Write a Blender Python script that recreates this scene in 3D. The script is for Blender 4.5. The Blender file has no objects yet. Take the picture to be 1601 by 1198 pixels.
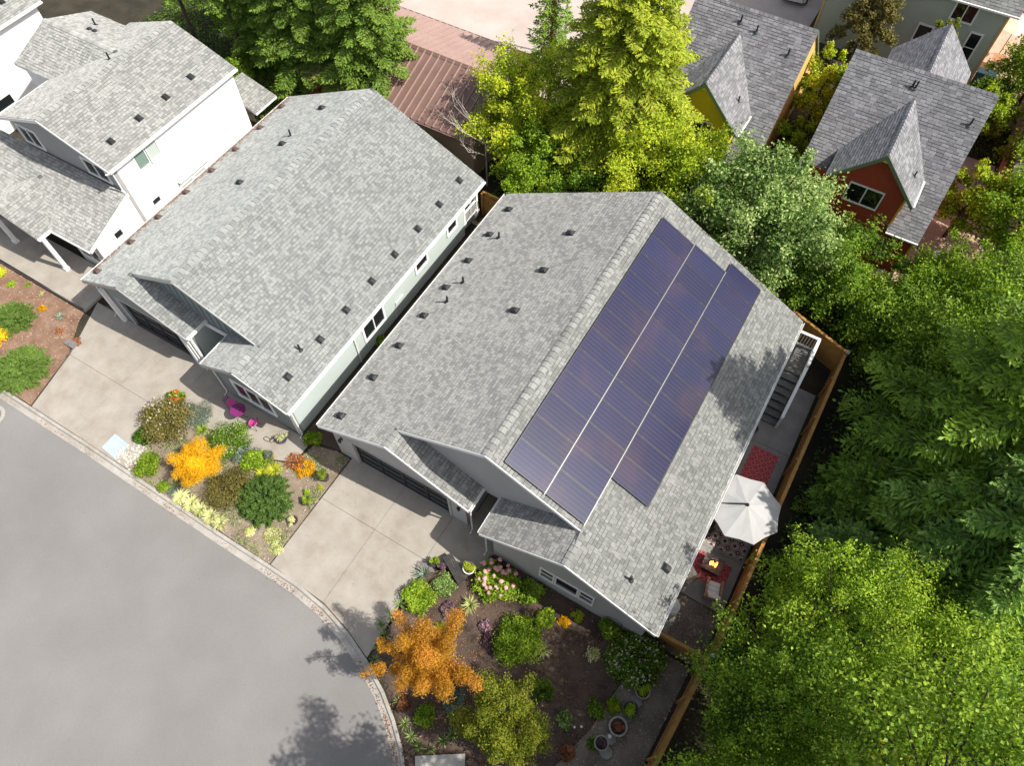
import bpy, math, random
import numpy as np
from mathutils import Vector, Matrix

S = bpy.context.scene
COL = S.collection
rad = math.radians

# ------------------------------------------------------------------ camera, world, sun, exposure
cam_d = bpy.data.cameras.new('camera')
cam_d.sensor_width = 36.0
cam_d.lens = 25.345
cam_d.clip_start = 0.5
cam_d.clip_end = 2000
cam = bpy.data.objects.new('camera', cam_d)
COL.objects.link(cam)
_r = Vector((0.8618526, 0.5071580, 0.0008957))
_u = Vector((-0.4375013, 0.7425839, 0.5071113))
_f = Vector((-0.2565204, 0.4374471, -0.8618801))
cam.matrix_world = Matrix(((_r.x, _u.x, -_f.x, 0), (_r.y, _u.y, -_f.y, 0), (_r.z, _u.z, -_f.z, 30.6), (0, 0, 0, 1)))
S.camera = cam

SUN_DIR = Vector((0.83, 0.145, 1.0)).normalized()
world = bpy.data.worlds.new('World')
S.world = world
world.use_nodes = True
wn = world.node_tree
wn.nodes.clear()
sky = wn.nodes.new('ShaderNodeTexSky')
sky.sky_type = 'NISHITA'
sky.sun_disc = False
sky.sun_elevation = math.asin(SUN_DIR.z)
sky.sun_rotation = math.atan2(SUN_DIR.x, SUN_DIR.y)
sky.altitude = 100
sky.air_density = 1.0
sky.dust_density = 3.0
sky.ozone_density = 0.6
wbg = wn.nodes.new('ShaderNodeBackground')
wbg.inputs['Strength'].default_value = 0.13
wout = wn.nodes.new('ShaderNodeOutputWorld')
whs = wn.nodes.new('ShaderNodeHueSaturation')
whs.inputs['Saturation'].default_value = 0.62
wn.links.new(sky.outputs[0], whs.inputs['Color'])
wn.links.new(whs.outputs[0], wbg.inputs[0])
wn.links.new(wbg.outputs[0], wout.inputs[0])

sun_d = bpy.data.lights.new('sun', 'SUN')
sun_d.energy = 4.8
sun_d.angle = rad(0.55)
sun_d.color = (1.0, 0.955, 0.88)
sun = bpy.data.objects.new('sun', sun_d)
COL.objects.link(sun)
sun.rotation_euler = (-SUN_DIR).to_track_quat('-Z', 'Y').to_euler()
sun.location = (30, 5, 60)

S.view_settings.view_transform = 'Standard'
S.view_settings.look = 'None'
S.view_settings.exposure = 0.50
S.view_settings.gamma = 1.0
S.view_settings.use_curve_mapping = False
S.cycles.max_bounces = 6
S.cycles.transparent_max_bounces = 8

# ------------------------------------------------------------------ helpers: materials
def nodes_of(name):
    m = bpy.data.materials.new(name)
    m.use_nodes = True
    nt = m.node_tree
    b = nt.nodes['Principled BSDF']
    return m, nt, b

def N(nt, t, **kw):
    n = nt.nodes.new(t)
    for k, v in kw.items():
        setattr(n, k, v)
    return n

def ramp(nt, stops, interp='LINEAR'):
    r = N(nt, 'ShaderNodeValToRGB')
    r.color_ramp.interpolation = interp
    e = r.color_ramp.elements
    while len(e) < len(stops):
        e.new(0.5)
    for i, (p, c) in enumerate(stops):
        e[i].position = p
        e[i].color = (c[0], c[1], c[2], 1)
    return r

def noise(nt, vec, scale, detail=4, rough=0.55):
    n = N(nt, 'ShaderNodeTexNoise')
    n.inputs['Scale'].default_value = scale
    n.inputs['Detail'].default_value = detail
    n.inputs['Roughness'].default_value = rough
    nt.links.new(vec, n.inputs['Vector'])
    return n

def mathn(nt, op, a, b=None, c=None):
    n = N(nt, 'ShaderNodeMath', operation=op)
    for i, v in enumerate((a, b, c)):
        if v is None:
            continue
        if isinstance(v, (int, float)):
            n.inputs[i].default_value = v
        else:
            nt.links.new(v, n.inputs[i])
    return n.outputs[0]

def mixc(nt, fac, a, b, mode='MIX'):
    n = N(nt, 'ShaderNodeMix', data_type='RGBA', blend_type=mode)
    for s, v in ((n.inputs[0], fac), (n.inputs[6], a), (n.inputs[7], b)):
        if isinstance(v, (int, float)):
            s.default_value = v
        elif isinstance(v, tuple):
            s.default_value = (v[0], v[1], v[2], 1)
        else:
            nt.links.new(v, s)
    return n.outputs[2]

MATS = {}
def surf(name, c1, c2=None, scale=2.0, rough=0.8, fine=40.0, fine_amt=0.25, bump=0.0, bscale=60.0, metal=0.0, coat=0.0, stops=None, spec=None):
    """A surface with broad blotches between c1 and c2 and a fine grain."""
    m, nt, b = nodes_of(name)
    tc = N(nt, 'ShaderNodeNewGeometry').outputs['Position']
    c2 = c2 or c1
    n1 = noise(nt, tc, scale, 5)
    r = ramp(nt, stops or [(0.32, c1), (0.68, c2)])
    nt.links.new(n1.outputs[0], r.inputs[0])
    n2 = noise(nt, tc, fine, 3, 0.7)
    r2 = ramp(nt, [(0.25, (1 - fine_amt,) * 3), (0.75, (1 + fine_amt * .6,) * 3)])
    nt.links.new(n2.outputs[0], r2.inputs[0])
    o = mixc(nt, 1.0, r.outputs[0], r2.outputs[0], 'MULTIPLY')
    nt.links.new(o, b.inputs['Base Color'])
    b.inputs['Roughness'].default_value = rough
    b.inputs['Metallic'].default_value = metal
    b.inputs['Coat Weight'].default_value = coat
    if spec is not None:
        b.inputs['Specular IOR Level'].default_value = spec
    if bump:
        n3 = noise(nt, tc, bscale, 3, 0.6)
        bp = N(nt, 'ShaderNodeBump')
        bp.inputs['Strength'].default_value = bump
        bp.inputs['Distance'].default_value = 0.02
        nt.links.new(n3.outputs[0], bp.inputs['Height'])
        nt.links.new(bp.outputs[0], b.inputs['Normal'])
    MATS[name] = m
    return m

def tinted(name, stops, rough=0.85, fine=30.0, fine_amt=0.2, trans=0.0, broad=0.0, bscale=1.0, dr=0.0, spec=None):
    """Colour by the per-face attribute 'tint' (0..1) - each shingle or leaf its own shade."""
    m, nt, b = nodes_of(name)
    at = N(nt, 'ShaderNodeAttribute', attribute_name='tint')
    r = ramp(nt, stops)
    nt.links.new(at.outputs['Fac'], r.inputs[0])
    tc = N(nt, 'ShaderNodeNewGeometry').outputs['Position']
    col = r.outputs[0]
    if fine_amt:
        n2 = noise(nt, tc, fine, 2, 0.7)
        r2 = ramp(nt, [(0.3, (1 - fine_amt,) * 3), (0.7, (1 + fine_amt,) * 3)])
        nt.links.new(n2.outputs[0], r2.inputs[0])
        col = mixc(nt, 1.0, col, r2.outputs[0], 'MULTIPLY')
    if broad:
        n3 = noise(nt, tc, bscale, 4, 0.6)
        r3 = ramp(nt, [(0.35, (1 - broad,) * 3), (0.65, (1 + broad * .6,) * 3)])
        nt.links.new(n3.outputs[0], r3.inputs[0])
        col = mixc(nt, 1.0, col, r3.outputs[0], 'MULTIPLY')
    nt.links.new(col, b.inputs['Base Color'])
    b.inputs['Roughness'].default_value = rough
    b.inputs['Diffuse Roughness'].default_value = dr
    if spec is not None:
        b.inputs['Specular IOR Level'].default_value = spec
    if trans:
        t = N(nt, 'ShaderNodeBsdfTranslucent')
        g = N(nt, 'ShaderNodeHueSaturation')
        g.inputs['Saturation'].default_value = 1.1
        g.inputs['Value'].default_value = 1.15
        nt.links.new(col, g.inputs['Color'])
        nt.links.new(g.outputs[0], t.inputs[0])
        mx = N(nt, 'ShaderNodeMixShader')
        mx.inputs[0].default_value = trans
        nt.links.new(b.outputs[0], mx.inputs[1])
        nt.links.new(t.outputs[0], mx.inputs[2])
        nt.links.new(mx.outputs[0], nt.nodes['Material Output'].inputs['Surface'])
    MATS[name] = m
    return m

# ------------------------------------------------------------------ helpers: meshes and objects
class MB:
    """Collects faces; build() links them as ONE mesh object."""
    def __init__(self):
        self.v = []; self.f = []; self.mi = []; self.t = []
    def face(self, pts, mi=0, t=0.5):
        i = len(self.v)
        self.v += [tuple(p) for p in pts]
        self.f.append(tuple(range(i, i + len(pts))))
        self.mi.append(mi); self.t.append(t)
        return self
    def hull8(self, p, mi=0, t=0.5):
        i = len(self.v)
        self.v += [tuple(q) for q in p]
        for q in ((0, 3, 2, 1), (4, 5, 6, 7), (0, 1, 5, 4), (1, 2, 6, 5), (2, 3, 7, 6), (3, 0, 4, 7)):
            self.f.append(tuple(i + k for k in q)); self.mi.append(mi); self.t.append(t)
        return self
    def box(self, x0, x1, y0, y1, z0, z1, mi=0, t=0.5):
        return self.hull8([(x0, y0, z0), (x1, y0, z0), (x1, y1, z0), (x0, y1, z0), (x0, y0, z1), (x1, y0, z1), (x1, y1, z1), (x0, y1, z1)], mi, t)
    def bar(self, a, b, w, h=None, up=(0, 0, 1), mi=0, t=0.5):
        """box beam from a to b, w wide, h high"""
        a = Vector(a); b = Vector(b); h = h or w
        d = (b - a).normalized(); upv = Vector(up)
        if abs(d.dot(upv)) > 0.98:
            upv = Vector((0, 1, 0))
        s = d.cross(upv).normalized() * (w / 2); k = s.cross(d).normalized() * (h / 2)
        return self.hull8([a - s - k, a + s - k, b + s - k, b - s - k, a - s + k, a + s + k, b + s + k, b - s + k], mi, t)
    def prism(self, pts, z0, z1, mi=0, t=0.5):
        """vertical prism over a polygon"""
        n = len(pts)
        area = sum(pts[k][0] * pts[(k + 1) % n][1] - pts[(k + 1) % n][0] * pts[k][1] for k in range(n))
        if area < 0:
            pts = pts[::-1]
        i = len(self.v)
        self.v += [(p[0], p[1], z0) for p in pts] + [(p[0], p[1], z1) for p in pts]
        fs = [tuple(i + k for k in reversed(range(n))), tuple(i + n + k for k in range(n))]
        fs += [(i + k, i + (k + 1) % n, i + n + (k + 1) % n, i + n + k) for k in range(n)]
        for q in fs:
            self.f.append(q); self.mi.append(mi); self.t.append(t)
        return self
    def thick(self, pts, off, mi=0, t=0.5):
        """polygon (3D points) extruded by vector off"""
        n = len(pts); i = len(self.v); o = Vector(off)
        pts = [Vector(p) for p in pts]
        nn = Vector((0, 0, 0))
        for k in range(n):
            nn += pts[k].cross(pts[(k + 1) % n])
        if nn.dot(o) > 0:
            pts = pts[::-1]
        self.v += [tuple(p) for p in pts] + [tuple(p + o) for p in pts]
        fs = [tuple(i + k for k in range(n)), tuple(i + n + k for k in reversed(range(n)))]
        fs += [(i + (k + 1) % n, i + k, i + n + k, i + n + (k + 1) % n) for k in range(n)]
        for q in fs:
            self.f.append(q); self.mi.append(mi); self.t.append(t)
        return self
    def tube(self, path, radii, sides=8, mi=0, t=0.5, cap=True):
        path = [Vector(p) for p in path]
        rings = []
        for k, p in enumerate(path):
            d = (path[min(k + 1, len(path) - 1)] - path[max(k - 1, 0)]).normalized()
            u = d.cross(Vector((0, 0, 1)) if abs(d.z) < 0.95 else Vector((0, 1, 0))).normalized()
            w = d.cross(u)
            i = len(self.v)
            r = radii[k] if isinstance(radii, (list, tuple)) else radii
            self.v += [tuple(p + (u * math.cos(2 * math.pi * s / sides) + w * math.sin(2 * math.pi * s / sides)) * r) for s in range(sides)]
            rings.append(i)
        for k in range(len(rings) - 1):
            a, b = rings[k], rings[k + 1]
            for s in range(sides):
                s2 = (s + 1) % sides
                self.f.append((a + s2, a + s, b + s, b + s2)); self.mi.append(mi); self.t.append(t)
        if cap:
            self.f.append(tuple(rings[0] + s for s in range(sides))); self.mi.append(mi); self.t.append(t)
            self.f.append(tuple(rings[-1] + s for s in reversed(range(sides)))); self.mi.append(mi); self.t.append(t)
        return self
    def lathe(self, c, prof, sides=16, mi=0, t=0.5):
        """profile [(r, z)...] turned round the vertical through c"""
        path = [(c[0], c[1], c[2] + z) for r, z in prof]
        i0 = len(self.v)
        for (r, z) in prof:
            self.v += [(c[0] + r * math.cos(2 * math.pi * s / sides), c[1] + r * math.sin(2 * math.pi * s / sides), c[2] + z) for s in range(sides)]
        for k in range(len(prof) - 1):
            for s in range(sides):
                s2 = (s + 1) % sides; a = i0 + k * sides; b = a + sides
                self.f.append((a + s, a + s2, b + s2, b + s)); self.mi.append(mi); self.t.append(t)
        if prof[-1][0] > 1e-4:
            self.f.append(tuple(i0 + (len(prof) - 1) * sides + s for s in range(sides))); self.mi.append(mi); self.t.append(t)
        return self
    def mesh(self, name, mats, smooth=False, origin=(0, 0, 0)):
        me = bpy.data.meshes.new(name)
        o = origin
        me.from_pydata([(v[0] - o[0], v[1] - o[1], v[2] - o[2]) for v in self.v], [], self.f)
        for m in mats:
            me.materials.append(MATS[m])
        if len(mats) > 1:
            me.polygons.foreach_set('material_index', self.mi)
        at = me.attributes.new('tint', 'FLOAT', 'FACE')
        at.data.foreach_set('value', self.t)
        if smooth:
            me.polygons.foreach_set('use_smooth', [True] * len(self.f))
        me.update()
        return me

ORG = {}
def thing(name, label, cat, loc=(0, 0, 0), rz=0.0, group=None):
    o = bpy.data.objects.new(name, None)
    o.empty_display_size = 0.2
    COL.objects.link(o)
    o.location = loc; o.rotation_euler = (0, 0, rz)
    o['label'] = label; o['category'] = cat
    if group:
        o['group'] = group
    ORG[o.name] = (0, 0, 0) if rz else tuple(loc)
    return o

def put(name, mb, mats, parent=None, label=None, smooth=False, kind=None, local=False):
    """link the collected faces as one mesh object; world coordinates unless local"""
    if isinstance(mats, str):
        mats = [mats]
    org = (0, 0, 0)
    if parent is not None and not local:
        org = ORG.get(parent.name, (0, 0, 0))
    me = mb.mesh(name, mats, smooth, org)
    o = bpy.data.objects.new(name, me)
    COL.objects.link(o)
    if parent is not None:
        o.parent = parent
    ORG[o.name] = org
    if label:
        o['label'] = label
    if kind:
        o['kind'] = kind
    return o

def structure(name, mb, mats, parent=None, **kw):
    o = put(name, mb, mats, parent, **kw)
    if parent is None:
        o['kind'] = 'structure'
    return o

def tag(o, label, cat, group=None):
    o['label'] = label; o['category'] = cat
    if group:
        o['group'] = group
    return o

def share(name, me, parent, loc, rot=None, scale=None):
    """another object on shared mesh data; loc in world coordinates"""
    o = bpy.data.objects.new(name, me)
    COL.objects.link(o)
    g = ORG.get(parent.name, (0, 0, 0)) if parent else (0, 0, 0)
    if parent:
        o.parent = parent
    o.location = (loc[0] - g[0], loc[1] - g[1], loc[2] - g[2])
    if rot is not None:
        o.rotation_euler = rot
    if scale is not None:
        o.scale = scale
    return o

def copy_tree(o, parent=None):
    c = o.copy(); COL.objects.link(c); c.parent = parent
    for ch in list(o.children):
        copy_tree(ch, c)
    return c

def np_mesh(name, verts, quads, tint, mats, mi=None):
    """fast mesh of quads from numpy arrays"""
    me = bpy.data.meshes.new(name)
    nv, nf = len(verts), len(quads)
    me.vertices.add(nv)
    me.vertices.foreach_set('co', verts.astype(np.float32).ravel())
    me.loops.add(nf * 4)
    me.loops.foreach_set('vertex_index', quads.astype(np.int32).ravel())
    me.polygons.add(nf)
    me.polygons.foreach_set('loop_start', np.arange(0, nf * 4, 4, dtype=np.int32))
    for m in mats:
        me.materials.append(MATS[m])
    if mi is not None:
        me.polygons.foreach_set('material_index', mi.astype(np.int32))
    me.polygons.foreach_set('use_smooth', np.zeros(nf, dtype=bool))
    at = me.attributes.new('tint', 'FLOAT', 'FACE')
    at.data.foreach_set('value', np.clip(tint, 0, 1).astype(np.float32))
    me.update(calc_edges=True)
    return me

# ------------------------------------------------------------------ materials
surf('asphalt', (.172, .165, .156), (.216, .209, .199), scale=.22, rough=.93, fine=26, fine_amt=.13, bump=.25, bscale=120)
surf('concrete', (.275, .245, .205), (.345, .315, .27), scale=1.1, rough=.9, fine=22, fine_amt=.12, bump=.15, bscale=90)
surf('concrete_kerb', (.31, .285, .25), (.40, .375, .335), scale=1.5, rough=.9, fine=14, fine_amt=.2, bump=.2)
surf('concrete_patio', (.22, .205, .19), (.31, .29, .265), scale=.9, rough=.9, fine=16, fine_amt=.18, bump=.15)
surf('joint_dark', (.10, .085, .07), rough=.95)
surf('utility_cover', (.34, .40, .45), (.40, .46, .50), scale=3, rough=.85, fine=30, fine_amt=.1)
surf('soil_dark', (.032, .022, .016), (.07, .045, .03), scale=2.2, rough=1.0, fine=18, fine_amt=.5, bump=.9, bscale=26)
surf('bark_mulch', (.17, .095, .06), (.27, .175, .12), scale=1.6, rough=1.0, fine=15, fine_amt=.4, bump=.9, bscale=30)
surf('mulch_brown', (.05, .035, .027), (.115, .076, .056), scale=1.2, rough=1.0, fine=16, fine_amt=.45, bump=.9, bscale=30)
surf('pea_gravel', (.19, .145, .10), (.29, .23, .17), scale=1.6, rough=.95, fine=28, fine_amt=.5, bump=1.0, bscale=34)
surf('gravel_dark', (.13, .105, .085), (.24, .195, .155), scale=1.3, rough=.95, fine=24, fine_amt=.55, bump=1.0, bscale=30)
surf('forest_soil', (.018, .016, .01), (.05, .04, .022), scale=.7, rough=1.0, fine=9, fine_amt=.5, bump=1.0, bscale=12)
surf('alley_paving', (.40, .325, .285), (.47, .40, .36), scale=.5, rough=.92, fine=12, fine_amt=.12)
surf('terracotta_patio', (.42, .27, .2), (.5, .35, .27), scale=1.2, rough=.9, fine=12, fine_amt=.2)
surf('stone_pale', (.42, .39, .34), (.55, .52, .46), scale=4, rough=.9, fine=30, fine_amt=.2, bump=.4)
surf('stone_grey', (.2, .19, .175), (.3, .285, .26), scale=4, rough=.9, fine=30, fine_amt=.25, bump=.4)
tinted('pebbles', [(0, (.16, .12, .08)), (.6, (.27, .215, .16)), (.92, (.36, .30, .235)), (1, (.55, .5, .43))], rough=.9)
tinted('gravel_stones', [(0, (.1, .08, .06)), (.4, (.22, .17, .12)), (.8, (.36, .28, .2)), (1, (.55, .45, .35))], rough=.9)
tinted('mulch_chips', [(0, (.03, .02, .014)), (.5, (.09, .055, .036)), (.85, (.17, .1, .07)), (1, (.3, .2, .14))], rough=.95)
tinted('red_chips', [(0, (.13, .07, .045)), (.5, (.28, .15, .09)), (1, (.45, .3, .2))], rough=.95)
SH = dict(rough=.93, fine=42, fine_amt=.2, dr=1.0)
tinted('shingle_grey', [(0, (.192, .202, .195)), (.3, (.235, .247, .237)), (.6, (.272, .284, .271)), (1, (.305, .317, .302))], broad=.08, bscale=.6, **SH)
tinted('shingle_light', [(0, (.20, .203, .192)), (.3, (.248, .25, .236)), (.6, (.287, .289, .272)), (1, (.325, .326, .306))], broad=.08, bscale=.6, **SH)
tinted('shingle_slate', [(0, (.175, .172, .181)), (.3, (.215, .211, .222)), (.65, (.258, .254, .265)), (1, (.305, .30, .312))], broad=.08, bscale=.8, **SH)
surf('underlay', (.085, .087, .084), (.11, .112, .108), rough=.95)
surf('wall_grey', (.40, .39, .375), (.43, .42, .405), scale=.8, rough=.8, fine=30, fine_amt=.04)
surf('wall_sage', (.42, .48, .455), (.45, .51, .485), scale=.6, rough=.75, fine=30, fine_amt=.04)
surf('wall_shade_grey', (.30, .295, .285), (.33, .325, .315), scale=.8, rough=.8, fine=30, fine_amt=.04)  # grey siding, darkened further: the front's shade is in the colour
surf('wall_sage_shaded', (.19, .22, .222), (.215, .245, .247), scale=.6, rough=.75, fine=30, fine_amt=.04)  # sage of the unlit fronts, with their shade put into the colour
surf('wall_white', (.80, .79, .765), (.82, .81, .79), scale=.6, rough=.7, fine=30, fine_amt=.03)
surf('trim_white', (.78, .775, .75), (.81, .80, .78), scale=1.5, rough=.6, fine=20, fine_amt=.05)
surf('gutter_white', (.74, .735, .70), (.8, .795, .77), scale=1.2, rough=.5, fine=10, fine_amt=.10)
surf('wall_yellow', (.62, .43, .012), (.66, .47, .02), scale=.6, rough=.7, fine=24, fine_amt=.05)
surf('wall_gold', (.62, .40, .12), (.68, .45, .15), scale=.6, rough=.7, fine=24, fine_amt=.05)
surf('wall_red', (.32, .042, .02), (.37, .052, .026), scale=.6, rough=.7, fine=24, fine_amt=.06)
surf('wall_green', (.38, .44, .35), (.41, .47, .375), scale=.6, rough=.75, fine=24, fine_amt=.05)
surf('wall_tan', (.36, .25, .16), (.40, .28, .19), scale=.6, rough=.8, fine=24, fine_amt=.06)
surf('wall_salmon', (.45, .27, .20), (.49, .30, .225), scale=.6, rough=.8, fine=24, fine_amt=.06)
surf('trim_green', (.13, .17, .12), (.15, .19, .135), scale=1, rough=.6)
surf('trim_dark', (.045, .045, .048), (.06, .06, .062), scale=1, rough=.5)
surf('garage_frame', (.018, .018, .02), (.025, .025, .028), scale=2, rough=.4)
surf('vent_black', (.016, .017, .019), (.03, .031, .034), scale=6, rough=.6, spec=.35)
surf('vent_rust', (.11, .06, .05), (.07, .045, .042), scale=6, rough=.8)
surf('metal_flash', (.45, .45, .45), (.5, .5, .5), scale=3, rough=.4, metal=.6)
surf('metal_roof_brown', (.155, .092, .075), (.19, .115, .095), scale=.7, rough=.45, fine=9, fine_amt=.12)
surf('metal_seam', (.30, .20, .165), (.35, .235, .195), scale=2, rough=.4)  # paler than the roof metal: rib highlights put into the colour
surf('metal_roof_pink', (.33, .22, .19), (.38, .26, .225), scale=.7, rough=.45, fine=9, fine_amt=.12)
surf('fence_wood', (.33, .155, .035), (.45, .235, .06), scale=2.5, rough=.8, fine=20, fine_amt=.3, bump=.3)
surf('fence_dark', (.12, .06, .022), (.2, .10, .035), scale=2.5, rough=.85, fine=20, fine_amt=.3, bump=.3)
surf('deck_grey', (.10, .10, .10), (.15, .148, .145), scale=2.5, rough=.8, fine=20, fine_amt=.15)
surf('wood_teak', (.30, .15, .08), (.38, .2, .11), scale=5, rough=.6, fine=30, fine_amt=.2)
surf('cushion_white', (.76, .74, .69), (.8, .78, .74), scale=5, rough=.9, fine=50, fine_amt=.06, bump=.2)
surf('canopy_grey', (.36, .357, .35), (.39, .387, .38), scale=1.2, rough=.85, fine=50, fine_amt=.05)
surf('metal_black', (.02, .02, .022), (.03, .03, .033), scale=4, rough=.4)
surf('plastic_white', (.75, .75, .74), (.78, .78, .77), scale=4, rough=.4, fine=12, fine_amt=.05)
surf('plastic_purple', (.16, .015, .11), (.20, .02, .14), scale=4, rough=.45)
surf('plastic_pink', (.55, .06, .26), (.6, .08, .3), scale=4, rough=.45)
surf('plastic_blue', (.06, .20, .32), (.08, .24, .38), scale=4, rough=.5)
surf('clay_pot', (.32, .12, .06), (.4, .17, .09), scale=6, rough=.8, fine=20, fine_amt=.2)
surf('pot_blue', (.05, .06, .13), (.07, .08, .16), scale=6, rough=.3)
surf('pot_dark', (.05, .045, .045), (.08, .07, .07), scale=6, rough=.6)
surf('pot_stone', (.3, .28, .26), (.4, .375, .35), scale=6, rough=.85, fine=30, fine_amt=.25)
surf('black_wood', (.025, .022, .022), (.05, .045, .042), scale=4, rough=.6, fine=20, fine_amt=.2)
surf('bark', (.075, .05, .035), (.13, .09, .06), scale=3, rough=.95, fine=14, fine_amt=.4, bump=.8, bscale=20)
surf('bark_red', (.24, .09, .035), (.3, .13, .055), scale=3, rough=.95, fine=14, fine_amt=.35, bump=.8, bscale=20)
surf('bark_pale', (.42, .37, .31), (.5, .45, .38), scale=3, rough=.95, fine=14, fine_amt=.25)
surf('hydrangea_pink', (.62, .30, .30), (.72, .42, .38), scale=9, rough=.9, fine=40, fine_amt=.25, bump=.8, bscale=40)
surf('car_white', (.75, .75, .76), rough=.25, coat=.6)
surf('tyre', (.02, .02, .02), rough=.8)
surf('cover_iron', (.16, .15, .14), (.22, .2, .185), scale=5, rough=.7, fine=20, fine_amt=.3)
surf('mat_grey', (.15, .135, .13), (.2, .18, .17), scale=5, rough=.9, fine=20, fine_amt=.3)
surf('canopy_peach', (.72, .48, .42), (.76, .52, .46), scale=2, rough=.9)

def worn(name, base, stops2, arc=None, stain=(.72, .62, .55)):
    """adds tyre arcs, stains and pale speckle to a paving colour"""
    m = MATS[base].copy(); m.name = name; nt = m.node_tree; b = nt.nodes['Principled BSDF']
    src = b.inputs['Base Color'].links[0].from_socket
    pos = N(nt, 'ShaderNodeNewGeometry').outputs['Position']
    n1 = noise(nt, pos, .55, 6, .65)
    r1 = ramp(nt, [(.30, stain), (.46, (1, 1, 1)), (.62, (1, 1, 1)), (.75, stops2)])
    nt.links.new(n1.outputs[0], r1.inputs[0])
    c = mixc(nt, .75, src, r1.outputs[0], 'MULTIPLY')
    n2 = noise(nt, pos, 55, 2, .8)
    r2 = ramp(nt, [(.30, (.74, .74, .74)), (.42, (1, 1, 1)), (.62, (1, 1, 1)), (.72, (1.35, 1.35, 1.33))])
    nt.links.new(n2.outputs[0], r2.inputs[0])
    c = mixc(nt, .8, c, r2.outputs[0], 'MULTIPLY')
    n5 = noise(nt, pos, 7, 3, .7)
    r5 = ramp(nt, [(.26, (.62, .6, .58)), (.33, (1, 1, 1))])
    nt.links.new(n5.outputs[0], r5.inputs[0])
    c = mixc(nt, .7, c, r5.outputs[0], 'MULTIPLY')
    if arc:
        sp = N(nt, 'ShaderNodeSeparateXYZ'); nt.links.new(pos, sp.inputs[0])
        dx = mathn(nt, 'SUBTRACT', sp.outputs[0], arc[0]); dy = mathn(nt, 'SUBTRACT', sp.outputs[1], arc[1])
        rr = mathn(nt, 'SQRT', mathn(nt, 'ADD', mathn(nt, 'MULTIPLY', dx, dx), mathn(nt, 'MULTIPLY', dy, dy)))
        an = mathn(nt, 'ARCTAN2', dy, dx)
        cb = N(nt, 'ShaderNodeCombineXYZ'); nt.links.new(mathn(nt, 'MULTIPLY', rr, 2.6), cb.inputs[0]); nt.links.new(mathn(nt, 'MULTIPLY', an, 1.4), cb.inputs[1])
        n3 = noise(nt, cb.outputs[0], 1.0, 4, .6)
        r3 = ramp(nt, [(.33, (.86, .86, .87)), (.5, (1, 1, 1)), (.68, (1.07, 1.06, 1.05))])
        nt.links.new(n3.outputs[0], r3.inputs[0])
        c = mixc(nt, 1.0, c, r3.outputs[0], 'MULTIPLY')
        # hairline cracks
        vo = N(nt, 'ShaderNodeTexVoronoi', feature='DISTANCE_TO_EDGE'); vo.inputs['Scale'].default_value = .16
        nd = noise(nt, pos, .9, 4, .6)
        off = mixc(nt, .12, pos, nd.outputs[1], 'ADD')
        nt.links.new(off, vo.inputs['Vector'])
        r4 = ramp(nt, [(.0, (.72, .72, .72)), (.0022, (1, 1, 1))])
        nt.links.new(vo.outputs['Distance'], r4.inputs[0])
        c = mixc(nt, .55, c, r4.outputs[0], 'MULTIPLY')
    nt.links.new(c, b.inputs['Base Color'])
    MATS[name] = m

def glass_mat(name, col, rough=.06):
    m, nt, b = nodes_of(name)
    b.inputs['Base Color'].default_value = (*col, 1)
    b.inputs['Roughness'].default_value = rough
    b.inputs['Specular IOR Level'].default_value = .8
    MATS[name] = m
worn('asphalt_worn', 'asphalt', (1.06, 1.05, 1.03), arc=(-24, -14), stain=(.955, .95, .945))
worn('concrete_worn', 'concrete', (1.08, 1.08, 1.08), stain=(.91, .85, .79))
worn('kerb_worn', 'concrete_kerb', (1.1, 1.1, 1.1), stain=(.74, .66, .58))
worn('patio_worn', 'concrete_patio', (1.1, 1.1, 1.1), stain=(.8, .76, .72))
glass_mat('glass_dark', (.012, .016, .016))
glass_mat('glass_green', (.16, .23, .19), .2)
glass_mat('glass_blind', (.42, .47, .43), .3)
glass_mat('glass_garage', (.035, .037, .036), .12)
glass_mat('lens_dark', (.03, .03, .035), .1)

def panel_mat():
    """solar glass: navy cells, thin darker gaps between half-cut cells, fine busbar lines"""
    m, nt, b = nodes_of('solar_cells')
    tc = N(nt, 'ShaderNodeTexCoord').outputs['Object']
    sp = N(nt, 'ShaderNodeSeparateXYZ')
    nt.links.new(tc, sp.inputs[0])
    def line(axis, pitch, w):
        f = mathn(nt, 'FRACT', mathn(nt, 'DIVIDE', sp.outputs[axis], pitch))
        return mathn(nt, 'LESS_THAN', f, w)
    gx = line(0, .178, .10)
    gy = line(1, .0915, .10)
    bus = line(0, .0178, .22)
    pos = N(nt, 'ShaderNodeNewGeometry').outputs['Position']
    n1 = noise(nt, pos, .45, 3)
    rp = ramp(nt, [(.35, (.012, .015, .050)), (.52, (.018, .017, .050)), (.66, (.036, .024, .048))])
    nt.links.new(n1.outputs[0], rp.inputs[0])
    oi = N(nt, 'ShaderNodeObjectInfo')
    hv = N(nt, 'ShaderNodeHueSaturation')
    nt.links.new(mathn(nt, 'MULTIPLY_ADD', oi.outputs['Random'], .3, .85), hv.inputs['Value'])
    nt.links.new(rp.outputs[0], hv.inputs['Color'])
    c = mixc(nt, mathn(nt, 'MULTIPLY', bus, .16), hv.outputs[0], (.12, .12, .18))
    c = mixc(nt, mathn(nt, 'MULTIPLY', gy, .55), c, (.015, .015, .035))
    c = mixc(nt, mathn(nt, 'MULTIPLY', gx, .30), c, (.12, .11, .17))
    nt.links.new(c, b.inputs['Base Color'])
    b.inputs['Roughness'].default_value = .25
    b.inputs['Specular IOR Level'].default_value = .35
    b.inputs['Coat Weight'].default_value = .0
    b.inputs['Coat Roughness'].default_value = .12
    MATS['solar_cells'] = m
panel_mat()

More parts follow.
